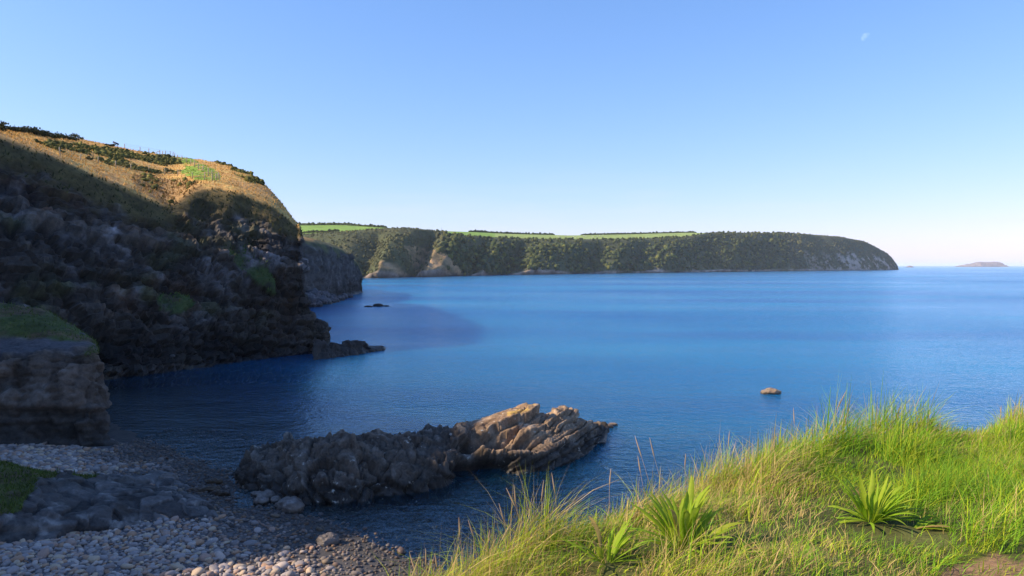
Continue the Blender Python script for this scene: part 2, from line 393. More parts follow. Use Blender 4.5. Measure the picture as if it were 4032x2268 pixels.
    f1, f2, c4, t4 = worley(p / 4.5 * np.array([1.3, 1.3, 0.38]) + 0.25 * np.stack([fbm(p * .4, 2, 67 + k) for k in range(3)], -1), 62)
    d = 0.62 * d + flute * 0.3 + 0.25 * (c2 - 0.5) + 0.25 * t2 - 0.25 * np.exp(-(g2 - g1) / 0.08) + 0.55 * (c4 - 0.5) + 0.5 * t4 - 0.6 * np.exp(-(f2 - f1) / 0.05)
    soft = 0.35 * fbm(p * 0.3, 3, 120) + 0.12 * fbm(p * 1.4, 3, 121)
    w = rock * (1 - 0.75 * patch)
    far = sstep(5.2, 6.4, TV)
    disp = d * w + soft * (1 - w) * (1 - 0.6 * far)
    edge = np.minimum(1, (9 - TV) * 2)
    q = p + n * (disp * np.clip(edge, 0, 1))[:, None]
    # ---- colours
    a = fbm(p * 0.12, 4, 130); b2 = fbm(p * 0.45, 4, 131); c3 = fbm(p * np.array([0.5, 0.5, 0.12]), 4, 132)
    colr = np.tile(np.array([0.082, 0.070, 0.060]), (len(p), 1))
    colr = mixc(colr, (0.085, 0.056, 0.040), sstep(0.0, 0.35, a + 0.4 * b2))
    colr = mixc(colr, (0.21, 0.20, 0.205), sstep(0.08, 0.4, c3) * 0.85)
    colr = mixc(colr, (0.20, 0.175, 0.14), sstep(0.42, 0.6, b2) * 0.6)
    colr = mixc(colr, (0.055, 0.065, 0.030), sstep(0.15, 0.5, fbm(p * 0.22, 4, 133)) * 0.75)
    z = q[:, 2]
    colr = mixc(colr, (0.028, 0.024, 0.020), (1 - sstep(2.0, 8.5, z + 2.5 * b2)) * 0.85)        # dark foot, fading out partway up the cliff
    colr = colr * (0.22 + 0.65 * cid + 0.75 * c2)[:, None] * (0.45 + 1.05 * hs)[:, None] * np.array([0.76, 0.71, 0.67])
    g = (1 - rock)
    # turf zones
    ju = uu + 22 * fbm(p * 0.09, 3, 140); jv = vv + 14 * fbm(p * 0.12, 4, 141)
    straw = np.array([0.66, 0.37, 0.105]); olive = np.array([0.13, 0.125, 0.030]); gorse = np.array([0.050, 0.062, 0.018]); lush = np.array([0.19, 0.31, 0.025]); brown = np.array([0.40, 0.24, 0.09])
    t = np.tile(straw, (len(p), 1))
    t = mixc(t, brown, sstep(-0.1, 0.4, fbm(p * 0.2, 4, 142)) * 0.6)
    zone_or = np.zeros(len(p)); zone_g = zone_or.copy(); zone_l = zone_or.copy(); zone_b = zone_or.copy()
    zone_g[inpoly(ju, jv, [(150, 555), (260, 565), (420, 590), (560, 600), (650, 610), (720, 650), (740, 690), (640, 688), (480, 660), (330, 625), (200, 600)])] = 1
    zone_g[inpoly(ju, jv, [(820, 630), (900, 640), (1010, 690), (1040, 730), (980, 715), (930, 690), (880, 655)])] = 1
    zone_l[inpoly(ju, jv, [(640, 606), (760, 628), (850, 672), (890, 716), (800, 712), (700, 690), (730, 660), (690, 630)])] = 1
    zone_b[inpoly(ju, jv, [(520, 690), (640, 705), (780, 715), (840, 760), (740, 850), (640, 800), (540, 745)])] = 1
    zone_g[fbm(p * np.array([.16, .16, .3]), 4, 147) < -.08] = 0; zone_l[fbm(p * .5, 3, 148) < -.22] = 0
    t = mixc(t, brown * 0.8, zone_b * 0.8); t = mixc(t, gorse * 1.8, zone_g * 0.8); t = mixc(t, lush, zone_l * 0.95)
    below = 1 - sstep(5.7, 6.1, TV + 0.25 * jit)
    t = mixc(t, (0.048, 0.046, 0.018), below * 0.92)  # turf under the hill's shadow line, its shade put into the colour
    t = t * (1 + 0.3 * fbm(p * 0.8, 3, 143))[:, None]
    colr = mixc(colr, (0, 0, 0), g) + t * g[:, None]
    colr = mixc(colr, (0.055, 0.085, 0.022), patch * 0.8 * sstep(-.35, .1, fbm(p * .9, 3, 146)))
    colr = np.clip(colr, 0.01, 0.6) 
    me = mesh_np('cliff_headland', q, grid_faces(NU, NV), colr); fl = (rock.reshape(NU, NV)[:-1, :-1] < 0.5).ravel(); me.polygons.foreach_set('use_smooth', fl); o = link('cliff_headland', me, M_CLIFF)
    tag(o, 'dark shaded rock cliff with sunlit dry grass on its rounded top', 'cliff', kind='structure')
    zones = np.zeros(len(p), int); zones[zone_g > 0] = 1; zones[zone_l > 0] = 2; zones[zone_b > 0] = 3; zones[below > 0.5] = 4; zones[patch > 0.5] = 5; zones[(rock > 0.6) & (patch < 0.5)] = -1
    return q.reshape(NU, NV, 3), N, TV.reshape(NU, NV), zones.reshape(NU, NV), uu.reshape(NU, NV), vv.reshape(NU, NV)
HILL = main_cliff()

# ------------------------------------------------------------------ second headland behind, with boulders at its foot
def generic_colour(p, q, seed, base, dark, pale, wetz=1.0, grass=None, gm=None, sc=1.0):
    a = fbm(p * 0.5 * sc, 4, seed); b = fbm(p * 1.9 * sc, 4, seed + 1)
    c = np.tile(np.array(base), (len(p), 1)); c = mixc(c, dark, sstep(0, 0.4, a)); c = mixc(c, pale, sstep(0.15, 0.5, b) * 0.7)
    c = mixc(c, (0.026, 0.023, 0.019), (1 - sstep(wetz * 0.5, wetz * 1.3, q[:, 2] + 0.25 * wetz * b)) * 0.9)
    if gm is not None:
        g = np.array(grass) * (1 + 0.35 * b[:, None]); c = c * (1 - gm[:, None]) + g * gm[:, None]
    return np.clip(c, 0.01, 0.7)
def second_headland():
    cols = []
    tab = [  # u, Y, (v,dy) rows: foot, ledge, mid, brow, top, back
        (1080, 172, (1120, 4), (1010, 9), (925, 16), (905, 26)), (1180, 176, (1130, 5), (1030, 10), (945, 18), (928, 28)), (1240, 184, (1120, 5), (1030, 9), (965, 16), (938, 26)),
        (1290, 202, (1110, 4), (1030, 8), (975, 14), (953, 24)), (1340, 226, (1100, 3), (1030, 7), (990, 12), (972, 20)), (1380, 250, (1098, 2), (1045, 5), (1012, 8), (998, 14)),
        (1412, 268, (1098, 1.5), (1060, 3), (1045, 5), (1040, 8)), (1430, 282, (1125, 1), (1105, 2), (1090, 3), (1085, 4))]
    for u, y1, *rs in tab:
        f = G(u, 1046.5 + EYE * F_PX / y1)
        top = P(u, rs[3][0], y1 + rs[3][1])
        cols.append([f + [0.6, -3, -4], f] + [P(u, v, y1 + dy) for v, dy in rs] + [top + [-25, 20, -4]])
    last = cols[-1]
    for off in ((-3, 12), (-10, 26), (-30, 45)): cols.append([c + [off[0], off[1], 0] for c in last])
    S, tu, tv = surface(cols, 250, 115, 3, 2); N = grid_normals(S)
    if N[..., 2].mean() < 0: N = -N
    p = S.reshape(-1, 3); n = N.reshape(-1, 3); TV = np.tile(tv, (250, 1)).ravel()
    rock = 1 - sstep(3.6, 4.3, TV + 0.8 * fbm(p * 0.15, 3, 400))
    d, cid, hs = rock_disp(p, 8, 2.6, 401, (0.05, 0.02, 1), 1.8, 1.3, 0.7, 0.9)
    q = p + n * (d * rock * sstep(0.2, 1.2, TV + 0.6))[:, None]
    c = generic_colour(p, q, 410, (0.075, 0.066, 0.060), (0.045, 0.040, 0.036), (0.15, 0.14, 0.13), 4.0, (0.085, 0.085, 0.025), 1 - rock, 0.4)
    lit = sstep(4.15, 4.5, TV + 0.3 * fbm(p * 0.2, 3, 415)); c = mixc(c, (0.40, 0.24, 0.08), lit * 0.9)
    o = link('rocky_point', mesh_np('rocky_point', q, grid_faces(250, 115), c), M_CLIFF)
    tag(o, 'dark layered rock point behind the main cliff with an orange grass brow', 'cliff', kind='structure')
second_headland()

# ------------------------------------------------------------------ wooded headland across the bay
D_TAB = [  # u, foot depth, brow v, brow depth, skyline v, skyline depth
    (900, 640, 940, 730, 878, 930), (1100, 615, 935, 700, 884, 920), (1200, 600, 926, 690, 886, 900), (1350, 600, 915, 690, 884, 900), (1500, 612, 899, 715, 896, 860), (1600, 640, 896, 735, 900, 870), (1700, 680, 905, 772, 909, 900),
    (1780, 712, 924, 800, 910, 960), (1900, 765, 934, 852, 914, 1050), (2000, 815, 939, 900, 920, 1110), (2250, 905, 945, 985, 926, 1210), (2500, 1011, 942, 1095, 921, 1350), (2700, 1120, 934, 1205, 915, 1450), (2800, 1190, 914, 1290, 917, 1500),
    (3000, 1340, 917, 1430, 921, 1640), (3100, 1410, 915, 1500, 921, 1700), (3300, 1560, 931, 1640, 938, 1800), (3400, 1650, 948, 1715, 955, 1840), (3450, 1710, 972, 1760, 978, 1850), (3500, 1775, 1003, 1805, 1008, 1880), (3528, 1815, 1035, 1835, 1040, 1880), (3541, 1835, 1056, 1848, 1058, 1880)]
def far_headland():
    cols = []
    for u, y1, vb, yb, vs_, ys_ in D_TAB:
        f = G(u, 1046.5 + EYE * F_PX / y1); b = P(u, vb, yb); s = P(u, vs_, ys_)
        low = lerp(f, b, 0.06); low[2] = min(3.6, b[2] * 0.5)
        cols.append([f + [0, -15, -8], f, low, lerp(f, b, 0.5) + [0, 0, 1.5], b, lerp(b, s, 0.45), s, s + [0, 120, -14]])
    last = cols[-1]
    for off in ((4, 25), (0, 70), (-60, 160)): cols.append([c + [off[0], off[1], 0] for c in last])
    C = np.array(cols)
    NU, NV = 780, 110
    S, tu, tv = surface(C, NU, NV, 4, 2)
    p = S.reshape(-1, 3); TV = np.tile(tv, (NU, 1)).ravel()
    uu, vv = proj(p)
    # spurs (towards the viewer) and gullies along the slope
    keys = [(900, 0), (1330, 0), (1420, -14), (1505, 16), (1560, 14), (1625, -20), (1690, 16), (1750, 22), (1840, -16), (1905, 8), (1990, -18), (2090, 12), (2200, 10), (2300, -10), (2400, 6), (2480, -10), (2600, 10), (2720, -8), (2850, 10), (2960, -4), (3100, 4), (3600, 0)]
    sp_ = np.interp(uu + (TV - 2) * -38, [k[0] for k in keys], [k[1] for k in keys]) * (1.25 - 0.5 * sstep(2300, 2900, uu))
    wgt = sstep(0.6, 1.6, TV) * (1 - sstep(3.0, 4.3, TV)) * 1.0 + 0.45 * (1 - sstep(0.6, 1.6, TV)) 
    p2 = p.copy(); p2[:, 1] -= sp_ * wgt; p2[:, 2] += 0.18 * sp_ * wgt * (TV > 1.3)
    m = (TV > 1.0) & (TV < 4.2)
    p2[:, 1] += np.where(m, 7 * fbm(p * 0.02, 3, 500), 0)
    rk = (1 - sstep(1.35, 1.95, TV + 0.6 * fbm(p * 0.03, 3, 501)))
    ridge = fbm(p * np.array([0.09, 0.05, 0.03]), 4, 502)
    p2[:, 1] -= rk * (5 * ridge + 4 * fbm(p * np.array([0.35, 0.2, 0.2]), 3, 507)) * (TV > 0.5); p2[:, 2] += rk * 1.6 * fbm(p * np.array([0.2, 0.1, 0.1]), 3, 508) * (TV > 1.2)
    tipr = sstep(3050, 3350, uu) * (1 - sstep(2.7, 3.4, TV + 0.6 * fbm(p * 0.03, 3, 503)))
    p2[:, 1] -= tipr * 6 * fbm(p * np.array([0.08, 0.05, 0.02]), 3, 504)
    spur = ((inpoly(uu + 20 * fbm(p * 0.03, 3, 505), vv, [(1590, 985), (1660, 960), (1720, 1000), (1800, 1050), (1840, 1100), (1640, 1100)])) | inpoly(uu + 14 * fbm(p * 0.03, 3, 506), vv, [(1500, 1045), (1570, 1050), (1610, 1100), (1500, 1100)])).astype(float)
    a = fbm(p * 0.03, 4, 510); b = fbm(p * 0.12, 4, 511)
    c = np.tile(np.array([0.070, 0.080, 0.030]), (len(p), 1)) * (1 + 0.4 * b)[:, None]
    c = mixc(c, (0.13, 0.12, 0.05), sstep(0, 0.5, a) * 0.6)
    p2 = p2 + spur[:, None] * np.stack([0 * a, -2.5 * fbm(p * .12, 3, 512), 1.2 * fbm(p * .15, 3, 513)], -1)
    c = mixc(c, (0.44, 0.28, 0.14), spur * (0.35 + 0.6 * sstep(-0.2, 0.3, b)))
    pale = np.array([0.42, 0.32, 0.25]) * (1 + 0.5 * b)[:, None]
    rr = np.clip(np.maximum(rk, tipr * sstep(-0.05, 0.2, a + b)), 0, 1); c = c * (1 - rr[:, None]) + pale * rr[:, None]
    c = mixc(c, (0.05, 0.045, 0.04), 1 - sstep(0.6, 1.6, p2[:, 2] + b))
    fld = sstep(4.15, 4.35, TV + 0.04 * a); fcol = np.array([0.20, 0.33, 0.045]) * (1 + 0.08 * b)[:, None]
    fcol = np.where((uu > 1950)[:, None], np.array([0.28, 0.36, 0.09]) * (1 + 0.1 * b)[:, None], fcol)
    c = c * (1 - fld[:, None]) + fcol * fld[:, None]
    o = link('wooded_headland', mesh_np('wooded_headland', p2, grid_faces(NU, NV), np.clip(c, .01, .7)), M_FAR)
    tag(o, 'long green wooded headland across the bay with pale rocks along its foot', 'headland', kind='structure')
    return p2.reshape(NU, NV, 3), TV.reshape(NU, NV), uu.reshape(NU, NV), spur.reshape(NU, NV), rr.reshape(NU, NV)
FARH = far_headland()

# ------------------------------------------------------------------ icosphere lump library
def ico(sub):
    t = (1 + 5 ** 0.5) / 2
    v = [(-1, t, 0), (1, t, 0), (-1, -t, 0), (1, -t, 0), (0, -1, t), (0, 1, t), (0, -1, -t), (0, 1, -t), (t, 0, -1), (t, 0, 1), (-t, 0, -1), (-t, 0, 1)]
    f = [(0, 11, 5), (0, 5, 1), (0, 1, 7), (0, 7, 10), (0, 10, 11), (1, 5, 9), (5, 11, 4), (11, 10, 2), (10, 7, 6), (7, 1, 8), (3, 9, 4), (3, 4, 2), (3, 2, 6), (3, 6, 8), (3, 8, 9), (4, 9, 5), (2, 4, 11), (6, 2, 10), (8, 6, 7), (9, 8, 1)]
    v = [np.array(x) / np.linalg.norm(x) for x in v]
    for _ in range(sub):
        mid = {}; nf = []
        def m_(a, b):
            k = (min(a, b), max(a, b))
            if k not in mid: x = v[a] + v[b]; v.append(x / np.linalg.norm(x)); mid[k] = len(v) - 1
            return mid[k]
        for a, b, c in f:
            x, y, z = m_(a, b), m_(b, c), m_(c, a); nf += [(a, x, z), (b, y, x), (c, z, y), (x, y, z)]
        f = nf
    return np.array(v), np.array(f)
ICO1, ICO2, ICO3 = ico(1), ico(2), ico(3)
def rand_rot(n):
    q = rng.normal(size=(n, 4)); q /= np.linalg.norm(q, axis=1, keepdims=True); w, x, y, z = q.T
    return np.stack([np.stack([1 - 2 * (y * y + z * z), 2 * (x * y - z * w), 2 * (x * z + y * w)], -1), np.stack([2 * (x * y + z * w), 1 - 2 * (x * x + z * z), 2 * (y * z - x * w)], -1), np.stack([2 * (x * z - y * w), 2 * (y * z + x * w), 1 - 2 * (x * x + y * y)], -1)], 1)
def rotz(a):
    c, s = np.cos(a), np.sin(a); z = np.zeros_like(c); o = np.ones_like(c)
    return np.stack([np.stack([c, -s, z], -1), np.stack([s, c, z], -1), np.stack([z, z, o], -1)], 1)
def scatter(variants, faces, pos, rot, scl, cols, pick=None):
    """merge copies of variant lumps; pos (n,3) rot (n,3,3) scl (n,3) cols (n,3)"""
    n = len(pos); k = pick if pick is not None else rng.integers(0, len(variants), n)
    B = np.stack(variants)[k] * scl[:, None, :]
    V = np.einsum('nij,nvj->nvi', rot, B) + pos[:, None, :]
    m = B.shape[1]
    Fc = (faces[None] + (np.arange(n) * m)[:, None, None]).reshape(-1, faces.shape[1])
    return V.reshape(-1, 3), Fc, np.repeat(cols, m, 0)
def lumps(base, count, seed, amp=0.3, sc=1.5):
    out = []
    for k in range(count):
        v = base[0]; d = 1 + amp * fbm(v * sc + 13.1 * k, 3, seed + k); out.append(v * d[:, None])
    return out

# ------------------------------------------------------------------ woodland on the far headland (one mass)
def woodland():
    Q, TV, UU, SPUR, RR = FARH
    e1 = Q[1:, :-1] - Q[:-1, :-1]; e2 = Q[:-1, 1:] - Q[:-1, :-1]; A = np.linalg.norm(np.cross(e1, e2), axis=-1)
    tv, uu, sp_, rr = TV[:-1, :-1], UU[:-1, :-1], SPUR[:-1, :-1], RR[:-1, :-1]
    hsh = rng.random(tv.shape)
    ok = (tv > 1.5) & (tv < 4.2) & (uu > 1080) & (uu < 3545) & ((sp_ < 0.5) | (hsh < .15)) & (rr < 0.62)
    w = A * ok
    w = w * np.where(uu < 1750, 1.5, 0.85)
    w = w.ravel() / w.sum(); n = 7000
    idx = rng.choice(len(w), n, p=w); i, j = np.unravel_index(idx, ok.shape); a, b = rng.random(n), rng.random(n)
    pos = Q[i, j] + e1[i, j] * a[:, None] + e2[i, j] * b[:, None]; u = uu[i, j]; t = tv[i, j]
    r = 0.82 * np.where(u < 1720, rng.uniform(0.6, 1.7, n), 0.9 + 3.4 * rng.random(n) ** 1.8) * np.where(t > 3.5, 0.6, 1.0) * np.where(u > 3150, 0.62, 1.0)
    var = lumps(ICO1, 10, 600, 0.75, 1.7)
    tone = rng.random(n); base = np.where((tone < 0.5)[:, None], np.array([[0.052, 0.070, 0.026]]), np.array([[0.080, 0.095, 0.032]]))
    base = np.where((tone > 0.86)[:, None], np.array([[0.14, 0.145, 0.035]]), base)
    scrub = (u < 1750) | (u > 3100); base = np.where(scrub[:, None], base * 0.5 + np.array([[0.070, 0.064, 0.032]]), base)
    base = base * rng.uniform(0.75, 1.2, (n, 1))
    Vs, Fs, Cs = [], [], []; off = 0
    for k in range(1):
        pp = pos + rng.normal(0, 0.5, (n, 3)) * r[:, None] * (k > 0) + np.stack([np.zeros(n), np.zeros(n), r * 0.45], -1)
        rad = r * (1.0 if k == 0 else 0.72)
        V, Fc, Cc = scatter(var, ICO1[1], pp, rand_rot(n), np.stack([rad, rad, rad], -1) * rng.uniform(0.8, 1.2, (n, 3)), base * rng.uniform(0.85, 1.15, (n, 1)))
        Vs.append(V); Fs.append(Fc + off); Cs.append(Cc); off += len(V)
    o = link('woodland', mesh_np('woodland', np.concatenate(Vs), np.concatenate(Fs), np.concatenate(Cs), smooth=False), M_WOOD)
    tag(o, 'dense dark green trees and scrub covering the slopes of the far headland', 'woodland', kind='stuff')
woodland()

# ------------------------------------------------------------------ the long rock in the cove
def long_rock():
    base = [(915, 1880), (962, 1918), (1086, 1962), (1180, 1986), (1397, 1992), (1521, 1962), (1707, 1936), (1810, 1905), (1835, 1880), (2000, 1868), (2142, 1855), (2266, 1812), (2345, 1760), (2376, 1722), (2384, 1702)]
    top = [(920, 1868), (962, 1815), (1055, 1776), (1173, 1745), (1273, 1731), (1440, 1704), (1521, 1709), (1596, 1700), (1689, 1694), (1770, 1696), (1819, 1676), (1858, 1690), (1872, 1672), (1956, 1638), (2018, 1614), (2099, 1606), (2161, 1617), (2235, 1616), (2279, 1638), (2329, 1658), (2378, 1688)]
    us = np.array([920, 945, 985, 1055, 1110, 1173, 1273, 1360, 1440, 1521, 1596, 1689, 1770, 1819, 1850, 1872, 1915, 1956, 2018, 2060, 2099, 2161, 2235, 2279, 2329, 2360, 2380])
    vb = np.interp(us, [b[0] for b in base], [b[1] for b in base]); vt = np.interp(us, [t[0] for t in top], [t[1] for t in top])
    cols = []
    for u, b, t in zip(us, vb, vt):
        f = G(u, b); yb = f[1]
        e = min(1.0, (u - 900) / 160.0); e2 = min(1.0, (2395 - u) / 120.0); w = max(0.12, min(e, e2))
        ridge = P(u, t, yb + 3.6 * w)
        ridge[2] = max(ridge[2], 0.08)
        r = lambda k, bz, by: lerp(f, ridge, k) + np.array([0, -by * w, bz * w])
        bk = np.array([f[0] + (ridge[0] - f[0]) * 1.9 - 0.4, yb + 7.4 * w, 0.0])
        m2 = lerp(ridge, bk, 0.45) + [0, 0.3 * w, 0.45 * w]
        cols.append([f + [0, -0.5 * w, -1.6], f + [0, 0, -0.25], r(0.22, 0.28, 0.25), r(0.5, 0.30, 0.25), r(0.78, 0.22, 0.15), ridge, lerp(ridge, bk, 0.15) + [0, 0, 0.12 * w], m2, bk + [0, 0, -0.3], bk + [0, 1.0, -1.6]])
    c0 = cols[0]; cen = np.mean(c0, 0); cols.insert(0, [cen + (np.array(c) - cen) * 0.15 + [-0.25, 0, -0.15] for c in c0])
    c1 = cols[-1]; cen = np.mean(c1, 0); cols.append([cen + (np.array(c) - cen) * 0.15 + [0.3, 0.3, -0.2] for c in c1])
    NU, NV = 620, 170
    S, tu, tv = surface(cols, NU, NV, 3, 4); N = grid_normals(S)
    if N[..., 2].mean() < 0: N = -N
    p = S.reshape(-1, 3); n = N.reshape(-1, 3); TV = np.tile(tv, (NU, 1)).ravel(); uu, vv = proj(p)
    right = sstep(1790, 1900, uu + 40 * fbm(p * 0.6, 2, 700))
    # left: knobbly joints leaning over; right: tilted slabs
    A = np.array([[0.8, 0.0, 0.6], [0, 1, 0], [-0.6, 0, 0.8]])
    pl = p @ A.T
    f1, f2, cid, tl = worley(pl / 0.62 * np.array([1.25, 1.0, 0.8]) + 0.85 * np.stack([fbm(p * 1.1, 3, 701 + k) for k in range(3)], -1), 705)
    e1, e2, eid, el = worley(pl / 0.27 * np.array([1.5, 1.0, 0.6]) + 0.6 * np.stack([fbm(p * 2.5, 2, 761 + k) for k in range(3)], -1), 707)
    g1, g2, gid, gl = worley(pl / 1.7 * np.array([1.3, 1, 0.7]), 706)
    dl = 0.30 * (gid - 0.5) + 0.38 * gl + 0.13 * (cid - 0.5) + 0.24 * tl - 0.12 * np.exp(-(f2 - f1) / 0.05) - 0.2 * np.exp(-(g2 - g1) / 0.04) + 0.03 * (eid - 0.5) + 0.05 * el - 0.04 * np.exp(-(e2 - e1) / 0.06) + 0.2 * fbm(p * 0.5, 3, 708)
    ax = np.array([-0.36, 0.12, 0.92])
    h, gr, k = strata(p, ax, 0.42, 710, 0.9, 0.45)
    h2, gr2, k2 = strata(p, ax, 0.13, 713, 0.3, 0.8)
    B = np.array([[0.95, 0.0, 0.31], [0, 1, 0], [-0.31, 0, 0.95]]); pr = p @ B.T
    b1, b2, bid, bl = worley(pr / 0.9 * np.array([0.45, 0.8, 1.5]), 715)
    dr = 0.62 * (h - 0.45) - 0.24 * gr + 0.16 * (h2 - 0.5) - 0.06 * gr2 + 0.2 * (bid - 0.5) + 0.24 * bl - 0.14 * np.exp(-(b2 - b1) / 0.04) + 0.2 * fbm(p * 0.45, 3, 716)
    d = dl * (1 - right) + dr * right
    # the dark hollow under the ledge, and the second hollow under the upper slab
    def hollow(cu, cv, ru, rv): return np.exp(-(((uu - cu) / ru) ** 2 + ((vv - cv) / rv) ** 2) ** 1.5)
    fr = (TV < 5.2)
    d = d - 1.5 * hollow(1900, 1842, 100, 42) * fr - 0.9 * hollow(1990, 1748, 120, 34) * fr + 0.5 * hollow(1960, 1790, 150, 22) * fr
    d = d + 0.05 * fbm(p * 5, 3, 720)
    q = p + n * d[:, None]
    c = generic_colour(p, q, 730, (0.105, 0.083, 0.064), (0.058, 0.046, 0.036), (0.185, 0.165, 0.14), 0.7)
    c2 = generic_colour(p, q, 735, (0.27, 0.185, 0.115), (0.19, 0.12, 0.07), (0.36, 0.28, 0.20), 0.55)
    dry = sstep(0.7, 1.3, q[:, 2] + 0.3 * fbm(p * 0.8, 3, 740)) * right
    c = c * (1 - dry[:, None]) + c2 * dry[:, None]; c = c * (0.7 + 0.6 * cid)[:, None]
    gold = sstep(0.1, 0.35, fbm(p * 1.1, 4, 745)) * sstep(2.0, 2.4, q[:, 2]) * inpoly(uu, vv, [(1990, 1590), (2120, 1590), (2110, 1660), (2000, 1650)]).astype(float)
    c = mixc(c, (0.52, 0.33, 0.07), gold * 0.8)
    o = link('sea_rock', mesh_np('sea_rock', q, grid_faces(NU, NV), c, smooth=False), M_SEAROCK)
    tag(o, 'long jagged brown rock ridge lying in the cove, its right end sunlit', 'rock')
long_rock()

def lump_rock(name, label, cat, centre, size, seed, mat, base, dark, pale, wetz=0.3, sub=4, yaw=0.0, axis=(0.2, 0, 1), thick=0.3, group=None, amp=0.35, flat=0.35, parts=None):
    """an irregular layered rock, its foot below the ground line"""
    v, f = ico(sub)
    p = v.copy(); p[:, 2] = np.where(p[:, 2] < -flat, -flat, p[:, 2])
    sq = np.sign(p) * np.abs(p) ** 0.8; p = sq * np.array(size)
    sc = max(size)
    d, cid, h = rock_disp(p + seed * 7.7, sc * 0.6, sc * 0.32, seed, axis, thick, amp * 0.5 * min(size[1], size[2] * 1.6), amp * 0.35 * size[2], amp * 0.5 * size[2])
    q = p + v * d[:, None]
    cy, sy = math.cos(yaw), math.sin(yaw); q = q @ np.array([[cy, sy, 0], [-sy, cy, 0], [0, 0, 1]])
    w = q + np.array(centre)
    c = generic_colour(w * (2.0 / sc if sc > 4 else 1), w, seed + 3, base, dark, pale, wetz)
    o = link(name, mesh_np(name, q, f, c, smooth=sub > 3), mat, loc=centre)
    return tag(o, label, cat, group)

# rocks tailing off the long rock, skerries, far islets
BR = ((0.26, 0.18, 0.115), (0.16, 0.11, 0.07), (0.34, 0.26, 0.18)); DK = ((0.036, 0.032, 0.030), (0.024, 0.022, 0.02), (0.07, 0.064, 0.06)); MV = ((0.24, 0.19, 0.18), (0.17, 0.135, 0.14), (0.33, 0.27, 0.25))
for u, v, sx, sz, sd, lab in ((2352, 1700, 0.62, 0.42, 801, 'low sunlit brown rock touching the right end of the long rock'), (2390, 1683, 0.40, 0.20, 803, 'flat brown rock just off the right end of the long rock'), (2414, 1675, 0.28, 0.13, 805, 'smallest outlying brown rock at the right tip of the long rock')):
    c = G(u, v); lump_rock('low_rock', lab, 'rock', c + [0, 0, 0.03], (sx, sx * 0.6, sz), sd, M_SEAROCK, *BR, wetz=0.12, sub=3, group='rocks off the long rock')
c = G(3040, 1552)
lump_rock('skerry', 'small flat brown rock alone in the open blue water', 'rock', c + [0, 0.3, 0.05], (0.78, 0.45, 0.34), 811, M_SEAROCK, *BR, wetz=0.14, sub=4, thick=0.12)
for u, v, sx, sz, sd, lab in ((1452, 1208, 1.1, 0.35, 821, 'left low black rock awash off the second point'), (1490, 1206, 1.3, 0.75, 823, 'middle and tallest black rock awash off the second point'), (1520, 1206, 0.9, 0.30, 825, 'right low black rock awash off the second point')):
    lump_rock('reef_rock', lab, 'rock', G(u, v), (sx, 0.8, sz), sd, M_CLIFF, *DK, wetz=0.5, sub=3, group='black rocks awash')
# rock spit at the end of the main cliff
def spit():
    us = [1230, 1290, 1345, 1370, 1400, 1430, 1445, 1470, 1500, 1514]
    top = [1340, 1357, 1358, 1347, 1345, 1350, 1358, 1362, 1362, 1372]; bot = [1418, 1412, 1404, 1402, 1398, 1394, 1390, 1386, 1381, 1379]
    cols = []
    for u, t, b in zip(us, top, bot):
        f = G(u, b); w = 1.0 if u < 1480 else 0.6
        r = P(u, t, f[1] + 1.6 * w); r[2] = max(r[2], 0.15)
        cols.append([f + [0, -.6, -2], f + [0, 0, -.2], lerp(f, r, .5) + [0, -.3, .15], r, r + [-.2, 1.4, -.1], r + [-.3, 2.8, -r[2] - .2], r + [-.3, 3.4, -r[2] - 2]])
    e = np.array(cols[-1]); cols.append(list(e.mean(0) + (e - e.mean(0)) * 0.2 + [.3, .2, -.3]))
    S, tu, tv = surface(cols, 260, 70, 2, 2); N = grid_normals(S)
    if N[..., 2].mean() < 0: N = -N
    p = S.reshape(-1, 3); d, cid, h = rock_disp(p, 2.5, 0.9, 830, (0.1, 0, 1), 0.4, .3, .25, .3)
    q = p + N.reshape(-1, 3) * d[:, None]
    c = generic_colour(p, q, 833, *DK, wetz=1.2)
    tag(link('rock_spit', mesh_np('rock_spit', q, grid_faces(260, 70), c, smooth=False), M_CLIFF), 'low black rock spit running into the water from the foot of the cliff', 'rock')
spit()
def islet(name, label, prof, Y, depth, seed, wet):
    us = np.array([q[0] for q in prof]); base = G(us.mean(), 1046.5 + EYE * F_PX / Y)
    cols = []
    for u, v in prof:
        r = P(u, v, Y + depth * 0.4); f = np.array([r[0] * Y / (Y + depth * 0.4), Y, 0.0]); h = max(r[2], wet)
        cols.append([f + [0, -depth * .2, -8], f, f + [0, depth * .1, h * .55], f + [0, depth * .3, h * .9], f + [0, depth * .5, h], f + [0, depth, h * .3], f + [0, depth * 1.1, -8]])
    S, tu, tv = surface(cols, 160, 50, 2, 2); N = grid_normals(S)
    if N[..., 2].mean() < 0: N = -N
    p = S.reshape(-1, 3); hs = S[..., 2].max()
    d, cid, h = rock_disp(p, hs, hs * .35, seed, (.2, 0, 1), hs * .12, hs * .12, hs * .14, hs * .06)
    q = p + N.reshape(-1, 3) * d[:, None]
    c = generic_colour(p * (2.0 / hs), q, seed + 3, *MV, wetz=hs * 0.08)
    tag(link(name, mesh_np(name, q, grid_faces(160, 50), c), M_FAR), label, 'island')
islet('island', 'long low mauve rocky island on the horizon at the right', [(3812, 1049), (3826, 1042), (3850, 1040), (3872, 1032), (3886, 1030), (3903, 1033), (3930, 1032), (3948, 1029), (3962, 1033), (3970, 1042), (3976, 1049)], 6400, 220, 840, 3)
islet('islet', 'tiny pale rock islet on the horizon just right of the headland tip', [(3578, 1051), (3584, 1047), (3590, 1046), (3596, 1048), (3600, 1051)], 4200, 40, 850, 2)

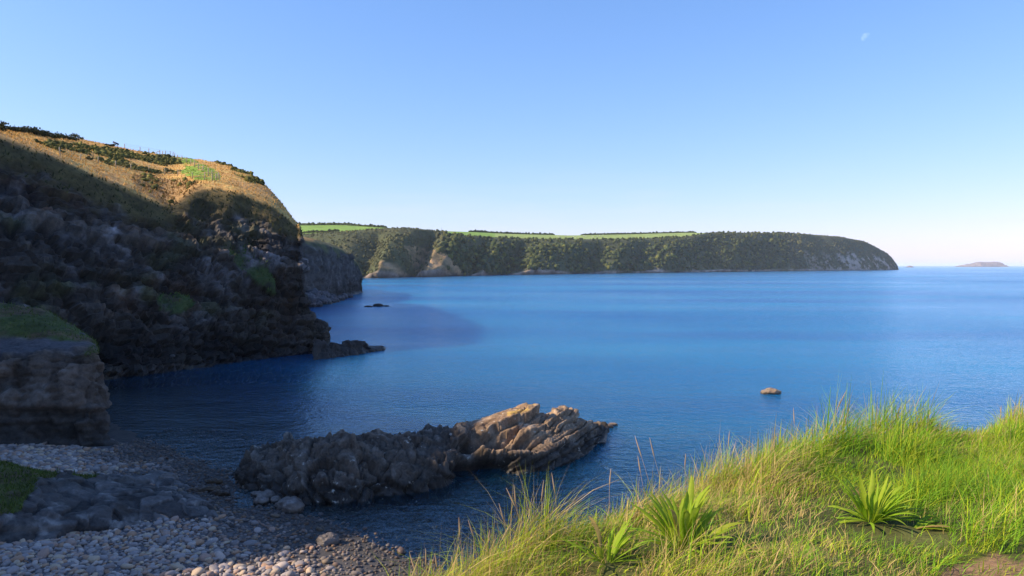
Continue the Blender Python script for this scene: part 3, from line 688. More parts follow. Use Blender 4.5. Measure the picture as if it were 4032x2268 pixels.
# boulders heaped at the foot of the second point
for k, (u, v, s) in enumerate(sorted(((1208, 1180, 2.4), (1240, 1205, 1.8), (1262, 1186, 2.2), (1285, 1200, 1.7), (1300, 1176, 1.9), (1318, 1190, 1.5), (1232, 1165, 2.0), (1275, 1163, 1.6), (1340, 1178, 1.4), (1355, 1168, 1.3), (1222, 1200, 1.5), (1305, 1200, 1.2), (1375, 1167, 1.1)))):
    y = EYE * F_PX / (1208 + (u - 1240) * -0.22 - 1046.5) + (1205 - v) * 0.12
    c = P(u, v, y); c[2] = max(c[2], 0.2)
    lump_rock('boulder', '%s boulder from the left in the heap at the foot of the second rocky point' % 'first second third fourth fifth sixth seventh eighth ninth tenth eleventh twelfth thirteenth'.split()[k], 'boulder', c, (s, s * 0.8, s * 0.75), 860 + k, M_CLIFF, (0.13, 0.125, 0.13), (0.08, 0.075, 0.08), (0.21, 0.2, 0.2), wetz=0.8, sub=3, yaw=k * 1.3, group='boulders under the second point', amp=0.5)

# ------------------------------------------------------------------ near cliff block on the left with grass hump
def near_block():
    zb = 0.5
    cols = []
    for u, y, vt, vl, vh in ((-700, 33, 1400, 1330, 1150), (-350, 36, 1400, 1345, 1160), (-150, 38, 1398, 1350, 1175), (0, 38.6, 1398, 1350, 1192), (110, 38.8, 1394, 1348, 1205), (210, 39.0, 1390, 1346, 1235), (290, 39.2, 1384, 1345, 1280), (345, 39.4, 1378, 1346, 1322), (385, 39.8, 1392, 1362, 1355)):
        f = P(u, 1788, y); f[2] = zb - 0.3
        t = P(u, vt, y + 1.3)
        cols.append([f + [0, -.5, -1.2], f, lerp(f, t, .35) + [0, -.35, 0], lerp(f, t, .7) + [0, -.15, 0], t, P(u, vl, y + 4.2), P(u, (vl + vh) / 2 - 8, y + 5.6), P(u, vh, y + 8.5), P(u, vh + 30, y + 14)])
    sil = [(468, 1800, 0), (442, 1650, 0.3), (426, 1515, 0.7), (388, 1398, 1.6), (376, 1374, 3.6), (369, 1368, 5.0), (364, 1366, 6.5), (352, 1380, 10.0)]
    pts = [P(u, v, 40.6 + d) for u, v, d in sil]; pts[0][2] = 0.1
    cols.append([pts[0] + [0, 0, -1.4]] + pts)
    for off, k in (((-2.2, 2.5), 1.0), ((-4.6, 6), .98), ((-8, 11), .95), ((-15, 18), .95)):
        cols.append([np.array(c) * [1, 1, k] + [off[0], off[1], 0] for c in cols[9]])
    NU, NV = 270, 180
    S, tu, tv = surface(cols, NU, NV, 3, 3); N = grid_normals(S)
    if N[..., 2].mean() < 0: N = -N
    p = S.reshape(-1, 3); n = N.reshape(-1, 3); TV = np.tile(tv, (NU, 1)).ravel(); uu, vv = proj(p)
    d, cid, h = rock_disp(p, 3.0, 0.9, 900, (0.05, 0.1, 1), 0.42, 0.5, 0.32, 0.4, (1, 1, 0.8))
    rock = 1 - sstep(3.9, 4.5, TV + 0.3 * fbm(p * .6, 3, 901))
    q = p + n * (d * (0.18 + 0.82 * rock) + (1 - rock) * 0.15 * fbm(p * 1.2, 3, 902))[:, None]
    c = generic_colour(p, q, 905, (0.115, 0.086, 0.066), (0.075, 0.05, 0.036), (0.20, 0.17, 0.145), 0.8)
    c = c * (0.3 + 0.85 * cid + 0.55 * h)[:, None]
    c = mixc(c, (0.05, 0.045, 0.04), (1 - sstep(1.2, 3.4, q[:, 2] + .8 * fbm(p * .5, 3, 906))) * .8)
    led = (sstep(4.1, 4.4, TV)) * (1 - sstep(5.1, 5.3, TV)); c = mixc(c, (0.085, 0.08, 0.085), led * .9)
    gr = np.clip(sstep(5.05, 5.35, TV + .25 * fbm(p * .8, 3, 907)) + np.exp(-(((uu - 360) / 40) ** 2 + ((vv - 1382) / 22) ** 2)), 0, 1)
    gcol = lerp((0.10, 0.07, 0.035), (0.07, 0.088, 0.022), sstep(-.25, .2, fbm(p * .9, 4, 909))) * (1 + .5 * fbm(p * 1.5, 3, 908))[:, None]; c = c * (1 - gr[:, None]) + gcol * gr[:, None]
    tag(link('cliff_block', mesh_np('cliff_block', q, grid_faces(NU, NV), np.clip(c, .01, .6)), M_NEARCLIFF), 'brown layered rock buttress at the left edge topped by a grass hump', 'cliff', kind='structure')
    return q.reshape(NU, NV, 3), N, gr.reshape(NU, NV)
NEARB = near_block()

def outcrop():
    us = [-500, -250, -80, 0, 116, 230, 350, 466, 582, 660, 728, 790, 850, 905, 945]
    vb = [2230, 2190, 2165, 2154, 2137, 2120, 2102, 2084, 2057, 2048, 2050, 2066, 2080, 2084, 2086]
    vt = [1790, 1795, 1805, 1815, 1840, 1872, 1882, 1886, 1895, 1925, 1948, 1990, 2034, 2062, 2078]
    cols = []
    for u, b, t in zip(us, vb, vt):
        f = G(u, b, 1.0); f[2] = float(beach_z(np.array([f[0]]), np.array([f[1]]))[0]) - 0.05
        f = G(u, b, f[2])
        w = min(1, (960 - u) / 350.0); r = P(u, t, f[1] + 4.6 * w + 0.15)
        bz = float(beach_z(np.array([r[0]]), np.array([r[1] + 1.5]))[0])
        cols.append([f + [0, -.3, -.6], f, lerp(f, r, .18) + [0, -.3 * w, .45 * w], lerp(f, r, .45) + [0, -.2 * w, .5 * w], lerp(f, r, .78) + [0, 0, .25 * w], r, lerp(r, r + [-.3, 1.6 * w, 0], .6) - [0, 0, (r[2] - bz) * .4], [r[0] - .4, r[1] + 2.0 * w + .1, bz - .1], [r[0] - .4, r[1] + 2.4 * w + .1, bz - .8]])
    e = np.array(cols[-1]); cols.append(list(e.mean(0) + (e - e.mean(0)) * .2 + [.25, 0, -.25]))
    NU, NV = 330, 150
    S, tu, tv = surface(cols, NU, NV, 3, 4); N = grid_normals(S)
    if N[..., 2].mean() < 0: N = -N
    p = S.reshape(-1, 3); n = N.reshape(-1, 3); TV = np.tile(tv, (NU, 1)).ravel(); uu, vv = proj(p)
    d, cid, h = rock_disp(p, 2.0, 0.7, 920, (0.3, 0.1, 1), 0.3, 0.35, 0.13, 0.22)
    grass = sstep(0, .2, 0.1 + inpoly(uu + 25 * fbm(p, 3, 921), vv + 18 * fbm(p, 3, 922), [(-600, 1700), (60, 1790), (150, 1840), (230, 1850), (225, 1882), (150, 1890), (110, 1960), (80, 2010), (-50, 2060), (-600, 2080)]).astype(float) + inpoly(uu + 12 * fbm(p, 3, 923), vv, [(280, 1880), (340, 1852), (430, 1840), (430, 1872), (350, 1890)]).astype(float) - .1)
    q = p + n * (d * (1 - .6 * grass))[:, None]
    c = generic_colour(p, q, 925, (0.078, 0.072, 0.068), (0.05, 0.045, 0.04), (0.20, 0.19, 0.175), 0.2)
    c = c * (0.3 + 1.0 * cid + 0.4 * h)[:, None]
    gcol = lerp((0.09, 0.07, 0.035), (0.075, 0.09, 0.02), sstep(-.3, .2, fbm(p * 1.3, 4, 927))) * (1 + .5 * fbm(p * 2, 3, 926))[:, None]; c = c * (1 - grass[:, None]) + gcol * grass[:, None]
    tag(link('rock_outcrop', mesh_np('rock_outcrop', q, grid_faces(NU, NV), np.clip(c, .01, .6), smooth=False), M_NEARCLIFF), 'low dark rock hump with grass on its left, between the two pebble patches', 'rock')
    return q.reshape(NU, NV, 3), N, grass.reshape(NU, NV)
OUTC = outcrop()

# ------------------------------------------------------------------ pebbles and cobbles
PEB_VAR = []
for k in range(10):
    v = ICO1[0].copy(); v = np.sign(v) * np.abs(v) ** 0.82
    PEB_VAR.append(v * (1 + 0.22 * fbm(v * 1.3 + 9.7 * k, 2, 950 + k))[:, None])
PEB_COL = np.array([[0.30, 0.27, 0.26], [0.24, 0.22, 0.215], [0.37, 0.33, 0.30], [0.30, 0.22, 0.18], [0.19, 0.18, 0.18], [0.38, 0.31, 0.23], [0.27, 0.25, 0.25], [0.32, 0.21, 0.14]])
def pebbles():
    sp_ = 0.165
    X, Y = np.meshgrid(np.arange(-34, 3, sp_), np.arange(16.5, 47, sp_), indexing='ij')
    x = X.ravel() + rng.uniform(-.5, .5, X.size) * sp_; y = Y.ravel() + rng.uniform(-.5, .5, X.size) * sp_
    z = beach_z(x, y)
    u, v = proj(np.stack([x, y, z], -1))
    keep = (z > -0.75) & (u > -260) & (u < 1950) & (v < 2420)
    # under the outcrop and the buttress nothing shows
    keep &= ~inpoly(u, v, [(-300, 1840), (-300, 2120), (116, 2100), (466, 2055), (560, 2020), (620, 1960), (560, 1915), (250, 1900)])
    keep &= ~((y > 39.5) & (x < -21.5))
    keep &= ~inpoly(u, v, [(960, 1900), (1180, 1960), (1400, 1970), (1500, 1940), (1500, 1800), (1000, 1830)])
    x, y, z, u, v = x[keep], y[keep], z[keep], u[keep], v[keep]
    wetk = 1 - sstep(0.05, 0.45, z + 0.12 * fbm(np.stack([x, y, z], -1) * .7, 3, 960))
    thin = rng.random(len(x)) > 0.25 * wetk; x, y, z, u, v, wetk = x[thin], y[thin], z[thin], u[thin], v[thin], wetk[thin]
    n = len(x)
    r = np.exp(rng.normal(np.log(0.076), 0.36, n)) * (1 - 0.35 * wetk) * np.where((u < 460) & (v < 1860), 1.25, 1.0); r = np.clip(r, 0.03, 0.19)
    scl = np.stack([r * rng.uniform(.95, 1.4, n), r * rng.uniform(.75, 1.0, n), r * rng.uniform(.42, .7, n)], -1)
    rot = np.einsum('nij,njk->nik', rotz(rng.uniform(0, 6.28, n)), np.stack([Euler((a, b, 0)).to_matrix() for a, b in rng.normal(0, .28, (n, 2))]))
    pos = np.stack([x, y, z + scl[:, 2] * 0.5], -1)
    ci = rng.integers(0, len(PEB_COL), n); cl = PEB_COL[ci] * rng.uniform(.8, 1.35, (n, 1)) * np.array([1.08, 1.0, .92]); cl = cl * (1 - 0.72 * wetk[:, None])
    size = r / y
    inv = (u > 5) & (u < 1800) & (v < 2262) & (v > 2030) & (wetk < .6)
    inv &= ~((u > 1350) & (v < 2200))
    order = np.argsort(-(size * inv)); pick = order[:300]; rest = np.ones(n, bool); rest[pick] = False
    pk = rng.integers(0, len(PEB_VAR), n)
    nr = rest & (y < 24); fr_ = rest & ~nr
    V, Fc, Cc = scatter(PEB_VAR, ICO1[1], pos[nr], rot[nr], scl[nr], cl[nr], pk[nr])
    V2, F2, C2 = scatter([v[:12] for v in PEB_VAR], ico(0)[1], pos[fr_], rot[fr_], scl[fr_] * 1.1, cl[fr_], pk[fr_])
    F2 = F2 + len(V); V = np.concatenate([V, V2]); Fc = np.concatenate([Fc, F2]); Cc = np.concatenate([Cc, C2])
    tag(link('pebbles', mesh_np('pebbles', V, Fc, Cc), M_PEB), 'grey and pinkish pebbles covering the cove beach down to the water', 'pebbles', kind='stuff')
    meshes = {}
    for i in pick:
        key = (int(pk[i]), int(ci[i]))
        if key not in meshes:
            b = PEB_VAR[key[0]]; meshes[key] = mesh_np('cobble', b, ICO1[1], np.tile(PEB_COL[key[1]] * np.array([1.16, 1.08, 1.0]), (len(b), 1))); meshes[key].materials.append(M_PEB)
        o = link('cobble', meshes[key], None)
        M = Matrix(rot[i].tolist()).to_4x4() @ Matrix.Diagonal((*scl[i].tolist(), 1)); M.translation = pos[i].tolist(); o.matrix_world = M
        lit = v[i] > 2200 and u[i] > 800
        if lit: tag(o, 'rounded cobble in the sunlit strip of beach at the bottom edge', 'cobble', 'cobbles in the sunlit strip of beach')
        elif u[i] < 560: tag(o, 'grey rounded cobble in the shaded beach below the dark rock hump', 'cobble', 'shaded cobbles below the rock hump')
        else: tag(o, 'grey rounded cobble in the shaded beach towards the water', 'cobble', 'shaded cobbles towards the water')
pebbles()
for k, (u, v, s, lab) in enumerate(((1012, 1950, .30, 'tan stone leaning on the left foot of the long rock'), (1048, 1958, .42, 'roundest stone in the pile at the foot of the long rock'), (1085, 1972, .28, 'small stone right of the pile at the long rock'), (1030, 1975, .34, 'low stone in front of the pile at the long rock'), (1128, 1985, .45, 'flat pale stone beside the front foot of the long rock'), (1155, 1998, .50, 'angular pale block standing at the edge of the shallow water'), (660, 1890, .42, 'single pale rounded stone behind the dark rock hump'), (1290, 2130, .40, 'dark stone lying in the wet shingle by the shallow water'))):
    c = G(u, v, 0.15); c[2] = float(beach_z(np.array([c[0]]), np.array([c[1]]))[0]) + s * .25
    lump_rock('stone', lab, 'stone', G(u, v, c[2]), (s, s * .8, s * .62), 970 + k, M_NEARCLIFF, (.17, .14, .115), (.12, .10, .085), (.26, .24, .22), wetz=.1, sub=3, yaw=k, group='larger stones on the beach', amp=.45)
for k, (u, v, sx, lab) in enumerate(((815, 1918, .62, 'brown heap of seaweed left of the long rock'), (868, 1930, .42, 'smaller dark brown seaweed heap touching the left end of the long rock'), (845, 1888, .36, 'thin strand of brown seaweed behind the seaweed heap'))):
    c = G(u, v, 0.25)
    c[2] = float(beach_z(np.array([c[0]]), np.array([c[1]]))[0]) + .05
    lump_rock('seaweed', lab, 'seaweed', c, (sx, sx * .4, .16), 985 + k, M_NEARCLIFF, (.07, .042, .02), (.04, .025, .014), (.11, .07, .035), wetz=.05, sub=3, group='seaweed on the shingle', amp=.9)
c = P(318, 1318, 45.5); lump_rock('pale_slab', 'pale white slab lying on the end of the grass hump', 'stone', c, (.38, .14, .12), 991, M_NEARCLIFF, (.5, .5, .52), (.4, .4, .42), (.6, .6, .6), wetz=-5, sub=3, yaw=-.5)
c = P(679, 1403, 71.5); lump_rock('white_stone', 'small white stone at the dark foot of the main cliff', 'stone', c, (.26, .2, .18), 993, M_NEARCLIFF, (.6, .6, .62), (.5, .5, .5), (.7, .7, .7), wetz=-5, sub=3)

# ------------------------------------------------------------------ grass bank in the foreground
BZ = EYE - 1.6
EDGE = [(-3.2, -6.0), (-2.4, -1.0), (-1.5, 1.4), (-0.8, 3.0)] + [tuple(G(u, v, BZ)[:2]) for u, v in ((1800, 2268), (2020, 2165), (2300, 2060), (2600, 1965), (2800, 1885), (3000, 1815), (3300, 1752), (3600, 1730), (3800, 1700), (4032, 1662))] + [(6.8, 8.6), (9.5, 9.4), (14.0, 10.0)]
EX = np.array(EDGE)
def bank_z(x, y):
    sd = np.abs(polyd(x, y, EDGE)) * np.where(inpoly(x, y, EDGE + [(14.0, -40.0), (-3.2, -40.0)]), 1, -1)             # + inside the bank
    p = np.stack([np.ravel(x), np.ravel(y), np.zeros(np.size(x))], -1)
    n = (0.07 * fbm(p * 0.9, 3, 1001) + 0.03 * fbm(p * 3.1, 2, 1002)).reshape(np.shape(x))
    drop = np.where(sd < 0.12, (0.12 - sd), 0.0)
    return BZ + n * sstep(-.2, .4, sd) + 0.05 * sstep(0.0, .8, sd) - np.minimum(7.0, 0.9 * drop + 1.6 * np.clip(drop - .35, 0, None)), sd
SOILPOLY = [(3640, 2300), (3700, 2245), (3800, 2205), (3920, 2185), (4060, 2180), (4500, 2200), (4500, 2600), (3500, 2600)]
def bank():
    xs = np.concatenate([np.arange(-8, -2.6, .3), np.arange(-2.6, 7.2, .07), np.arange(7.2, 15, .3)]); ys = np.concatenate([np.arange(-7, 1.2, .3), np.arange(1.2, 10, .07), np.arange(10, 14, .3)])
    X, Y = np.meshgrid(xs, ys, indexing='ij'); Z, sd = bank_z(X, Y)
    V = np.stack([X, Y, Z], -1).reshape(-1, 3); a = fbm(V * 1.5, 4, 1010); b = fbm(V * 9, 3, 1011)
    c = np.tile(np.array([0.075, 0.080, 0.020]), (len(V), 1)); c = mixc(c, (0.15, 0.10, 0.045), sstep(0, .4, a) * .6)
    u, v = proj(V); soil = inpoly(u + 90 * a, v + 50 * b, SOILPOLY).astype(float)
    c = mixc(c, (0.23, 0.135, 0.08), soil * .9); c = c * (1 + .3 * b)[:, None]
    steep = 1 - sstep(-.6, -.25, sd.ravel()); c = mixc(c, (0.16, 0.10, 0.065), steep)
    tag(link('grass_bank', mesh_np('grass_bank', V, grid_faces(len(xs), len(ys)), np.clip(c, .01, .6)), M_SOIL), 'sunlit grassy bank in the right foreground above the cove', 'bank', kind='structure')
bank()
def blades(pos, h, w, lean_dir, lean, colr, curl=1.0, face=None):
    """tapered bent blades: 3 rings of 2 and a tip"""
    n = len(pos); ts = np.array([0, .35, .7, 1.0]); wk = np.array([1.0, .85, .55])
    f = face if face is not None else rng.uniform(0, np.pi, n); side = np.stack([np.cos(f), np.sin(f), np.zeros(n)], -1)
    ld = np.stack([np.cos(lean_dir), np.sin(lean_dir), np.zeros(n)], -1)
    rings = []
    for k, t in enumerate(ts):
        off = ld * (h * lean * t ** (1 + curl * .6))[:, None] + np.array([0, 0, 1.0]) * (h * t * (1 - .38 * np.clip(lean, 0, 1.4) * t))[:, None]
        c = pos + off
        if k < 3: rings += [c - side * (w * wk[k] * .5)[:, None], c + side * (w * wk[k] * .5)[:, None]]
        else: rings.append(c)
    V = np.stack(rings, 1).reshape(-1, 3); o = (np.arange(n) * 7)[:, None]
    Q = np.concatenate([o + np.array([[0, 1, 3, 2]]), o + np.array([[2, 3, 5, 4]])]); T = o + np.array([[4, 5, 6]])
    return V, Q, T, np.repeat(colr, 7, 0)
PLANTS = [(2690, 2195, .26), (3430, 2052, .25), (2385, 2245, .2), (3590, 2085, .2), (2890, 2215, .18)]
def turf():
    n = 330000
    x = rng.uniform(-2.0, 9.2, n); y = 1.6 + (rng.random(n) ** .8) * 7.6
    z, sd = bank_z(x, y); p = np.stack([x, y, z], -1); u, v = proj(p)
    keep = (sd > -.28) & (u > 1300) & (u < 5600) & (v < 2600) & ((u < 4450) | (rng.random(n) < .6))
    p, u, v, sd = p[keep], u[keep], v[keep], sd[keep]
    big = fbm(p * np.array([1, 1, 0]) * 1.1, 3, 1020); mid = fbm(p * np.array([1, 1, 0]) * 3.5, 3, 1021); tus = fbm(p * np.array([1, 1, 0]) * 2.2, 2, 1022)
    soil = inpoly(u + 90 * fbm(p * 1.5, 4, 1010), v + 40 * mid, SOILPOLY)
    crowd = np.ones(len(p))
    for pu, pv, pr in PLANTS: b_ = G(pu, pv, BZ + .04); crowd *= sstep(pr * .5, pr, np.hypot((p[:, 0] - b_[0]), (p[:, 1] - b_[1] + pr * .35)))
    k2 = (~soil | (rng.random(len(p)) < .30)) & (rng.random(len(p)) < .12 + .88 * crowd) & (rng.random(len(p)) < .35 + .65 * sstep(-.35, .0, mid)); p, u, v, sd, big, mid, tus, soil = (q[k2] for q in (p, u, v, sd, big, mid, tus, soil))
    n = len(p)
    near_edge = 1 - sstep(.1, 1.1, sd)
    h = (0.075 + 0.05 * rng.random(n) + 0.075 * near_edge * (1 + 1.5 * tus) + 0.30 * np.clip(tus - .05, 0, 1) - .03 * (tus < -.1)) * rng.uniform(.6, 1.35, n)
    tall = np.exp(-((u - 3480) / 260.0) ** 2) * near_edge + .9 * np.exp(-((u - 4050) / 160.0) ** 2) * near_edge + .7 * np.exp(-((u - 3050) / 170.0) ** 2) * near_edge
    h = h * (1 + .5 * tall); h = np.where(soil, h * .5, h)
    h *= np.where(sd < 0, 1 + 2 * sd, 1)
    w = rng.uniform(.0022, .0052, n) * (1 + .5 * tall) * np.where(rng.random(n) < .06, 1.9, 1.0)
    ld = 2.2 * fbm(p * np.array([1, 1, 0]) * .8, 2, 1023) + rng.normal(0, 1.1, n) + 0.3
    lean = np.clip(rng.normal(.75, .4, n) - .25 * tall, .05, 1.5)
    straw_p = sstep(.0, .9, .40 + 1.15 * big + .35 * mid - .35 * sstep(2900, 3500, u) + .35 * (1 - sstep(1850, 2700, u)) + .35 * np.exp(-((u - 3050) / 200) ** 2) * near_edge) * .78
    r = rng.random(n); st = r < straw_p * .66
    green = np.array([[.19, .37, .016]]) * rng.uniform(.6, 1.35, (n, 1)) ; yel = np.array([[.40, .47, .022]]) * rng.uniform(.7, 1.25, (n, 1))
    g2 = rng.random(n); yw = np.clip(.35 + .5 * mid + .3 * (1 - sstep(2000, 3200, u)), 0, 1)
    cl = np.where((g2 < yw)[:, None], yel, green) * (1 + .35 * np.clip(big, -.6, .6))[:, None]; straw = np.array([[.62, .45, .17]]) * rng.uniform(.65, 1.15, (n, 1)); cl = np.where(st[:, None], straw, cl)
    V, Q, T, Cc = blades(p - [0, 0, .012], h, w, ld, lean, cl)
    tag(link('grass', mesh_np('grass', V, [Q, T], Cc), M_GRASS), 'thick green and straw coloured grass growing over the foreground bank', 'grass', kind='stuff')
turf()

# strap-leaved plants in the turf
def leaf_mesh(L, wd, bend, seed, cl):
    r = np.random.default_rng(seed); m = 9; t = np.linspace(0, 1, m)
    width = wd * np.clip(np.sin(np.pi * np.clip(t * .92 + .06, 0, 1)) ** .75, .05, 1) * (0.55 + .45 * sstep(0, .35, t)); width[-1] = wd * .03
    ang = np.pi / 2 - bend * t ** 1.3; ds = L / (m - 1)
    x = np.concatenate([[0], np.cumsum(np.cos(ang[:-1]) * ds)]); z = np.concatenate([[0], np.cumsum(np.sin(ang[:-1]) * ds)])
    yw = .02 * L * np.sin(t * 7 + seed); fold = .28 * width; tw = r.uniform(-.5, .5) * t
    V = []
    for k in range(m):
        nx, nz = -np.sin(ang[k]), np.cos(ang[k])
        for s in (-1, 0, 1):
            dy = s * width[k] * .5; f = abs(s) * fold[k]
            V.append((x[k] + nx * -f + tw[k] * dy * .3, yw[k] + dy, z[k] + nz * f * -1 * -1 + tw[k] * dy))
    Fc = []
    for k in range(m - 1):
        for s in (0, 1): Fc.append((k * 3 + s, k * 3 + 3 + s, k * 3 + 4 + s, k * 3 + 1 + s))
    c = np.tile(np.array(cl), (m * 3, 1)); c[1::3] = c[1::3] * .6 + np.array([.36, .42, .08]) * .4
    return mesh_np('leaf', np.array(V), np.array(Fc), c)
M_LEAF = attr_mat('strap_leaf', 12.0, 60.0, 0.16, 0.6, 0.1, 0.002, translucent=0.45, spec=0.15)
LEAVES = []
for k in range(8):
    g = (.27 + .05 * (k % 3), .44 + .03 * (k % 2), .014 + .006 * (k % 3)); me = leaf_mesh(1.0, .075 + .018 * (k % 3), .45 + .2 * (k % 5), 1100 + k, g); me.materials.append(M_LEAF); LEAVES.append(me)
DRY = leaf_mesh(1.0, .08, 1.5, 1120, (.40, .24, .10)); DRY.materials.append(M_LEAF)
def strap_plant(u, v, n, L, label, lo=.15, hi=1.25, seed=0, dirs=(0, 6.28), dry=2):
    r = np.random.default_rng(1200 + seed); b = G(u, v, BZ + .04); b[2] = bank_z(np.array([b[0]]), np.array([b[1]]))[0][0] + .005
    root = empty('strap_leaf_plant', b.tolist()); tag(root, label, 'plant', 'strap-leaved plants in the turf')
    for k in range(n):
        o = link('leaf', LEAVES[r.integers(0, 8)] if k >= dry else DRY, None, root)
        t = k / max(1, n - 1); tilt = lo + (hi - lo) * t * r.uniform(.75, 1.2); a = r.uniform(*dirs); s = L * r.uniform(.7, 1.12) * (1 - .15 * t)
        o.rotation_euler = (Euler((0, tilt, 0)).to_matrix().to_4x4()).to_euler(); o.rotation_euler = (Matrix.Rotation(a, 4, 'Z') @ Matrix.Rotation(tilt, 4, 'Y') @ Matrix.Rotation(r.uniform(-.4, .4), 4, 'Z')).to_euler()
        o.location = (.025 * math.cos(a), .025 * math.sin(a), 0); o.scale = (s, s, s)
    return root
strap_plant(2690, 2195, 64, .37, 'largest bright green strap-leaved plant in the middle of the bank', 0, 1.15, 1)
strap_plant(3430, 2052, 58, .32, 'yellow-green strap-leaved rosette below the tall grass on the right', .05, 1.25, 2)
strap_plant(2385, 2245, 30, .25, 'small dark green strap-leaved plant near the bottom edge', .2, 1.15, 3)
strap_plant(3590, 2085, 13, .30, 'flattened strap-leaved plant with leaves lying to the right', 1.1, 1.45, 4, (-.6, .6))
strap_plant(2890, 2215, 13, .28, 'low strap-leaved plant trailing right beside the dead twig', .9, 1.4, 5, (-.8, .7), 4)
strap_plant(3245, 1835, 4, .24, 'single upright broad leaf plant at the bank edge by the long stalk', 0, .3, 6, (0, 6.28), 0)
strap_plant(3160, 1850, 7, .20, 'cluster of narrow upright leaves among the straw grass', 0, .35, 7, (0, 6.28), 1)

def tube_mesh(name, pts, rad, colr, sides=5):
    pts = np.array(pts, float); m = len(pts); rad = np.broadcast_to(rad, (m,)) if np.ndim(rad) else np.full(m, rad)
    d = np.gradient(pts, axis=0); d /= np.linalg.norm(d, axis=1, keepdims=True) + 1e-9
    a = np.cross(d, np.where(np.abs(d[:, 2:3]) > .9, np.array([[1., 0, 0]]), np.array([[0, 0, 1.]]))); a /= np.linalg.norm(a, axis=1, keepdims=True) + 1e-9; b = np.cross(d, a)
    th = np.arange(sides) / sides * 2 * np.pi
    V = pts[:, None] + (a[:, None] * np.cos(th)[None, :, None] + b[:, None] * np.sin(th)[None, :, None]) * np.array(rad)[:, None, None]
    Q = [(k * sides + s, k * sides + (s + 1) % sides, (k + 1) * sides + (s + 1) % sides, (k + 1) * sides + s) for k in range(m - 1) for s in range(sides)]
    caps = [np.array([list(range(sides))[::-1]]), np.array([[(m - 1) * sides + s for s in range(sides)]])]
    return mesh_np(name, V.reshape(-1, 3), [np.array(Q)] + caps, np.tile(np.array(colr), (m * sides, 1)))
def stalk(bu, bv, tu_, tv_, k, label=None, dry=True, head=.28, rad=.0016):
    ed = np.interp(bu, [p[0] for p in EDPX], [p[1] for p in EDPX]); Y = ed - .12
    x = float(P(bu, bv, Y)[0]); zb = bank_z(np.array([x]), np.array([Y]))[0][0]
    b = np.array([x, Y, zb - .01]); t = P(tu_, tv_, Y + .05); r = np.random.default_rng(1300 + k)
    root = empty('grass_stalk', b.tolist())
    tag(root, label or 'thin dry flowering grass stalk standing along the bank edge above the water', 'grass stalk', 'dry grass stalks along the bank edge')
    s = np.linspace(0, 1, 8); side = np.array([r.uniform(-.06, .06), r.uniform(-.05, .05), 0]); L = np.linalg.norm(t - b)
    pts = (t - b)[None] * s[:, None] + (side * L)[None] * np.sin(s * np.pi)[:, None] * 1.2
    cl = (.50, .33, .17) if dry else (.30, .33, .10)
    link('stem', tube_mesh('stem', pts, np.linspace(rad, rad * .5, 8), cl, 4), M_GRASS, root)
    hp = pts[-1] + (pts[-1] - pts[-2]) / np.linalg.norm(pts[-1] - pts[-2]) * np.linspace(-head * L, 0.01, 7)[:, None]
    link('seed_head', tube_mesh('seed_head', hp, rad * np.array([.8, 2.0, 2.6, 2.4, 2.0, 1.4, .4]), (.55, .38, .22) if dry else (.36, .33, .15), 5), M_GRASS, root)
EDPX = [(proj(np.array([e[0], e[1], BZ]))[0], e[1]) for e in EDGE[3:-2]]
ORD = 'first second third fourth fifth sixth seventh eighth ninth tenth eleventh twelfth thirteenth fourteenth fifteenth sixteenth seventeenth eighteenth nineteenth twentieth twenty-first'.split()
ST = [(1655, 2290, 1614, 2182), (1722, 2280, 1676, 2167), (1742, 2265, 1713, 2187), (1797, 2260, 1779, 2197), (1848, 2225, 1807, 2043), (1868, 2210, 1845, 2053), (1938, 2195, 1927, 2094), (2008, 2160, 1966, 1988), (2085, 2130, 1996, 1927), (2092, 2130, 2024, 1914), (2152, 2100, 2140, 1897), (2192, 2090, 2173, 1867), (2560, 1975, 2512, 1800), (2832, 1880, 2872, 1702), (3122, 1790, 3124, 1609), (2712, 1920, 2700, 1790), (3190, 1780, 3196, 1690), (3055, 1800, 3050, 1690), (2410, 2010, 2405, 1850), (3950, 1700, 3942, 1600), (3535, 1740, 3545, 1600)]
for k, q in enumerate(sorted(ST, key=lambda q: q[2])): stalk(*q, k, ORD[k] + ' dry grass stalk from the left along the bank edge, by its tip')
stalk(2590, 1975, 2501, 1720, 50, 'tall straight pale stalk left of two, rising over the water above the big plant')
stalk(2640, 1960, 2559, 1728, 51, 'tall pale stalk right of two, rising over the water above the big plant')
stalk(3206, 1790, 3332, 1540, 52, 'longest pale stalk leaning far right over the water', rad=.0022)
stalk(1880, 2215, 2010, 2065, 53, 'dry stalk bent over to the right at the left end of the bank')
def dock():
    b = P(3667, 1715, 6.85); b[2] = bank_z(b[:1], b[1:2])[0][0]; t = P(3675, 1635, 6.85) - b
    root = tag(empty('dock_stalk', b.tolist()), 'dark brown upright dock seed spike at the bank edge', 'plant')
    link('stem', tube_mesh('stem', [t * s for s in np.linspace(0, .95, 6)], .003, (.08, .045, .025)), M_GRASS, root)
    for k in range(9):
        c = t * (.42 + .06 * k); r_ = .020 * (1 - k / 13)
        v = ICO1[0] * r_ * np.array([1, 1, .8]); v = v * (1 + .5 * fbm(ICO1[0] * 2.5 + k, 2, 1400))[:, None] + c + rng.normal(0, .004, 3)
        link('seed_cluster', mesh_np('seed_cluster', v, ICO1[1], np.tile(np.array([.075, .04, .022]), (len(v), 1)), smooth=False), M_GRASS, root)
dock()
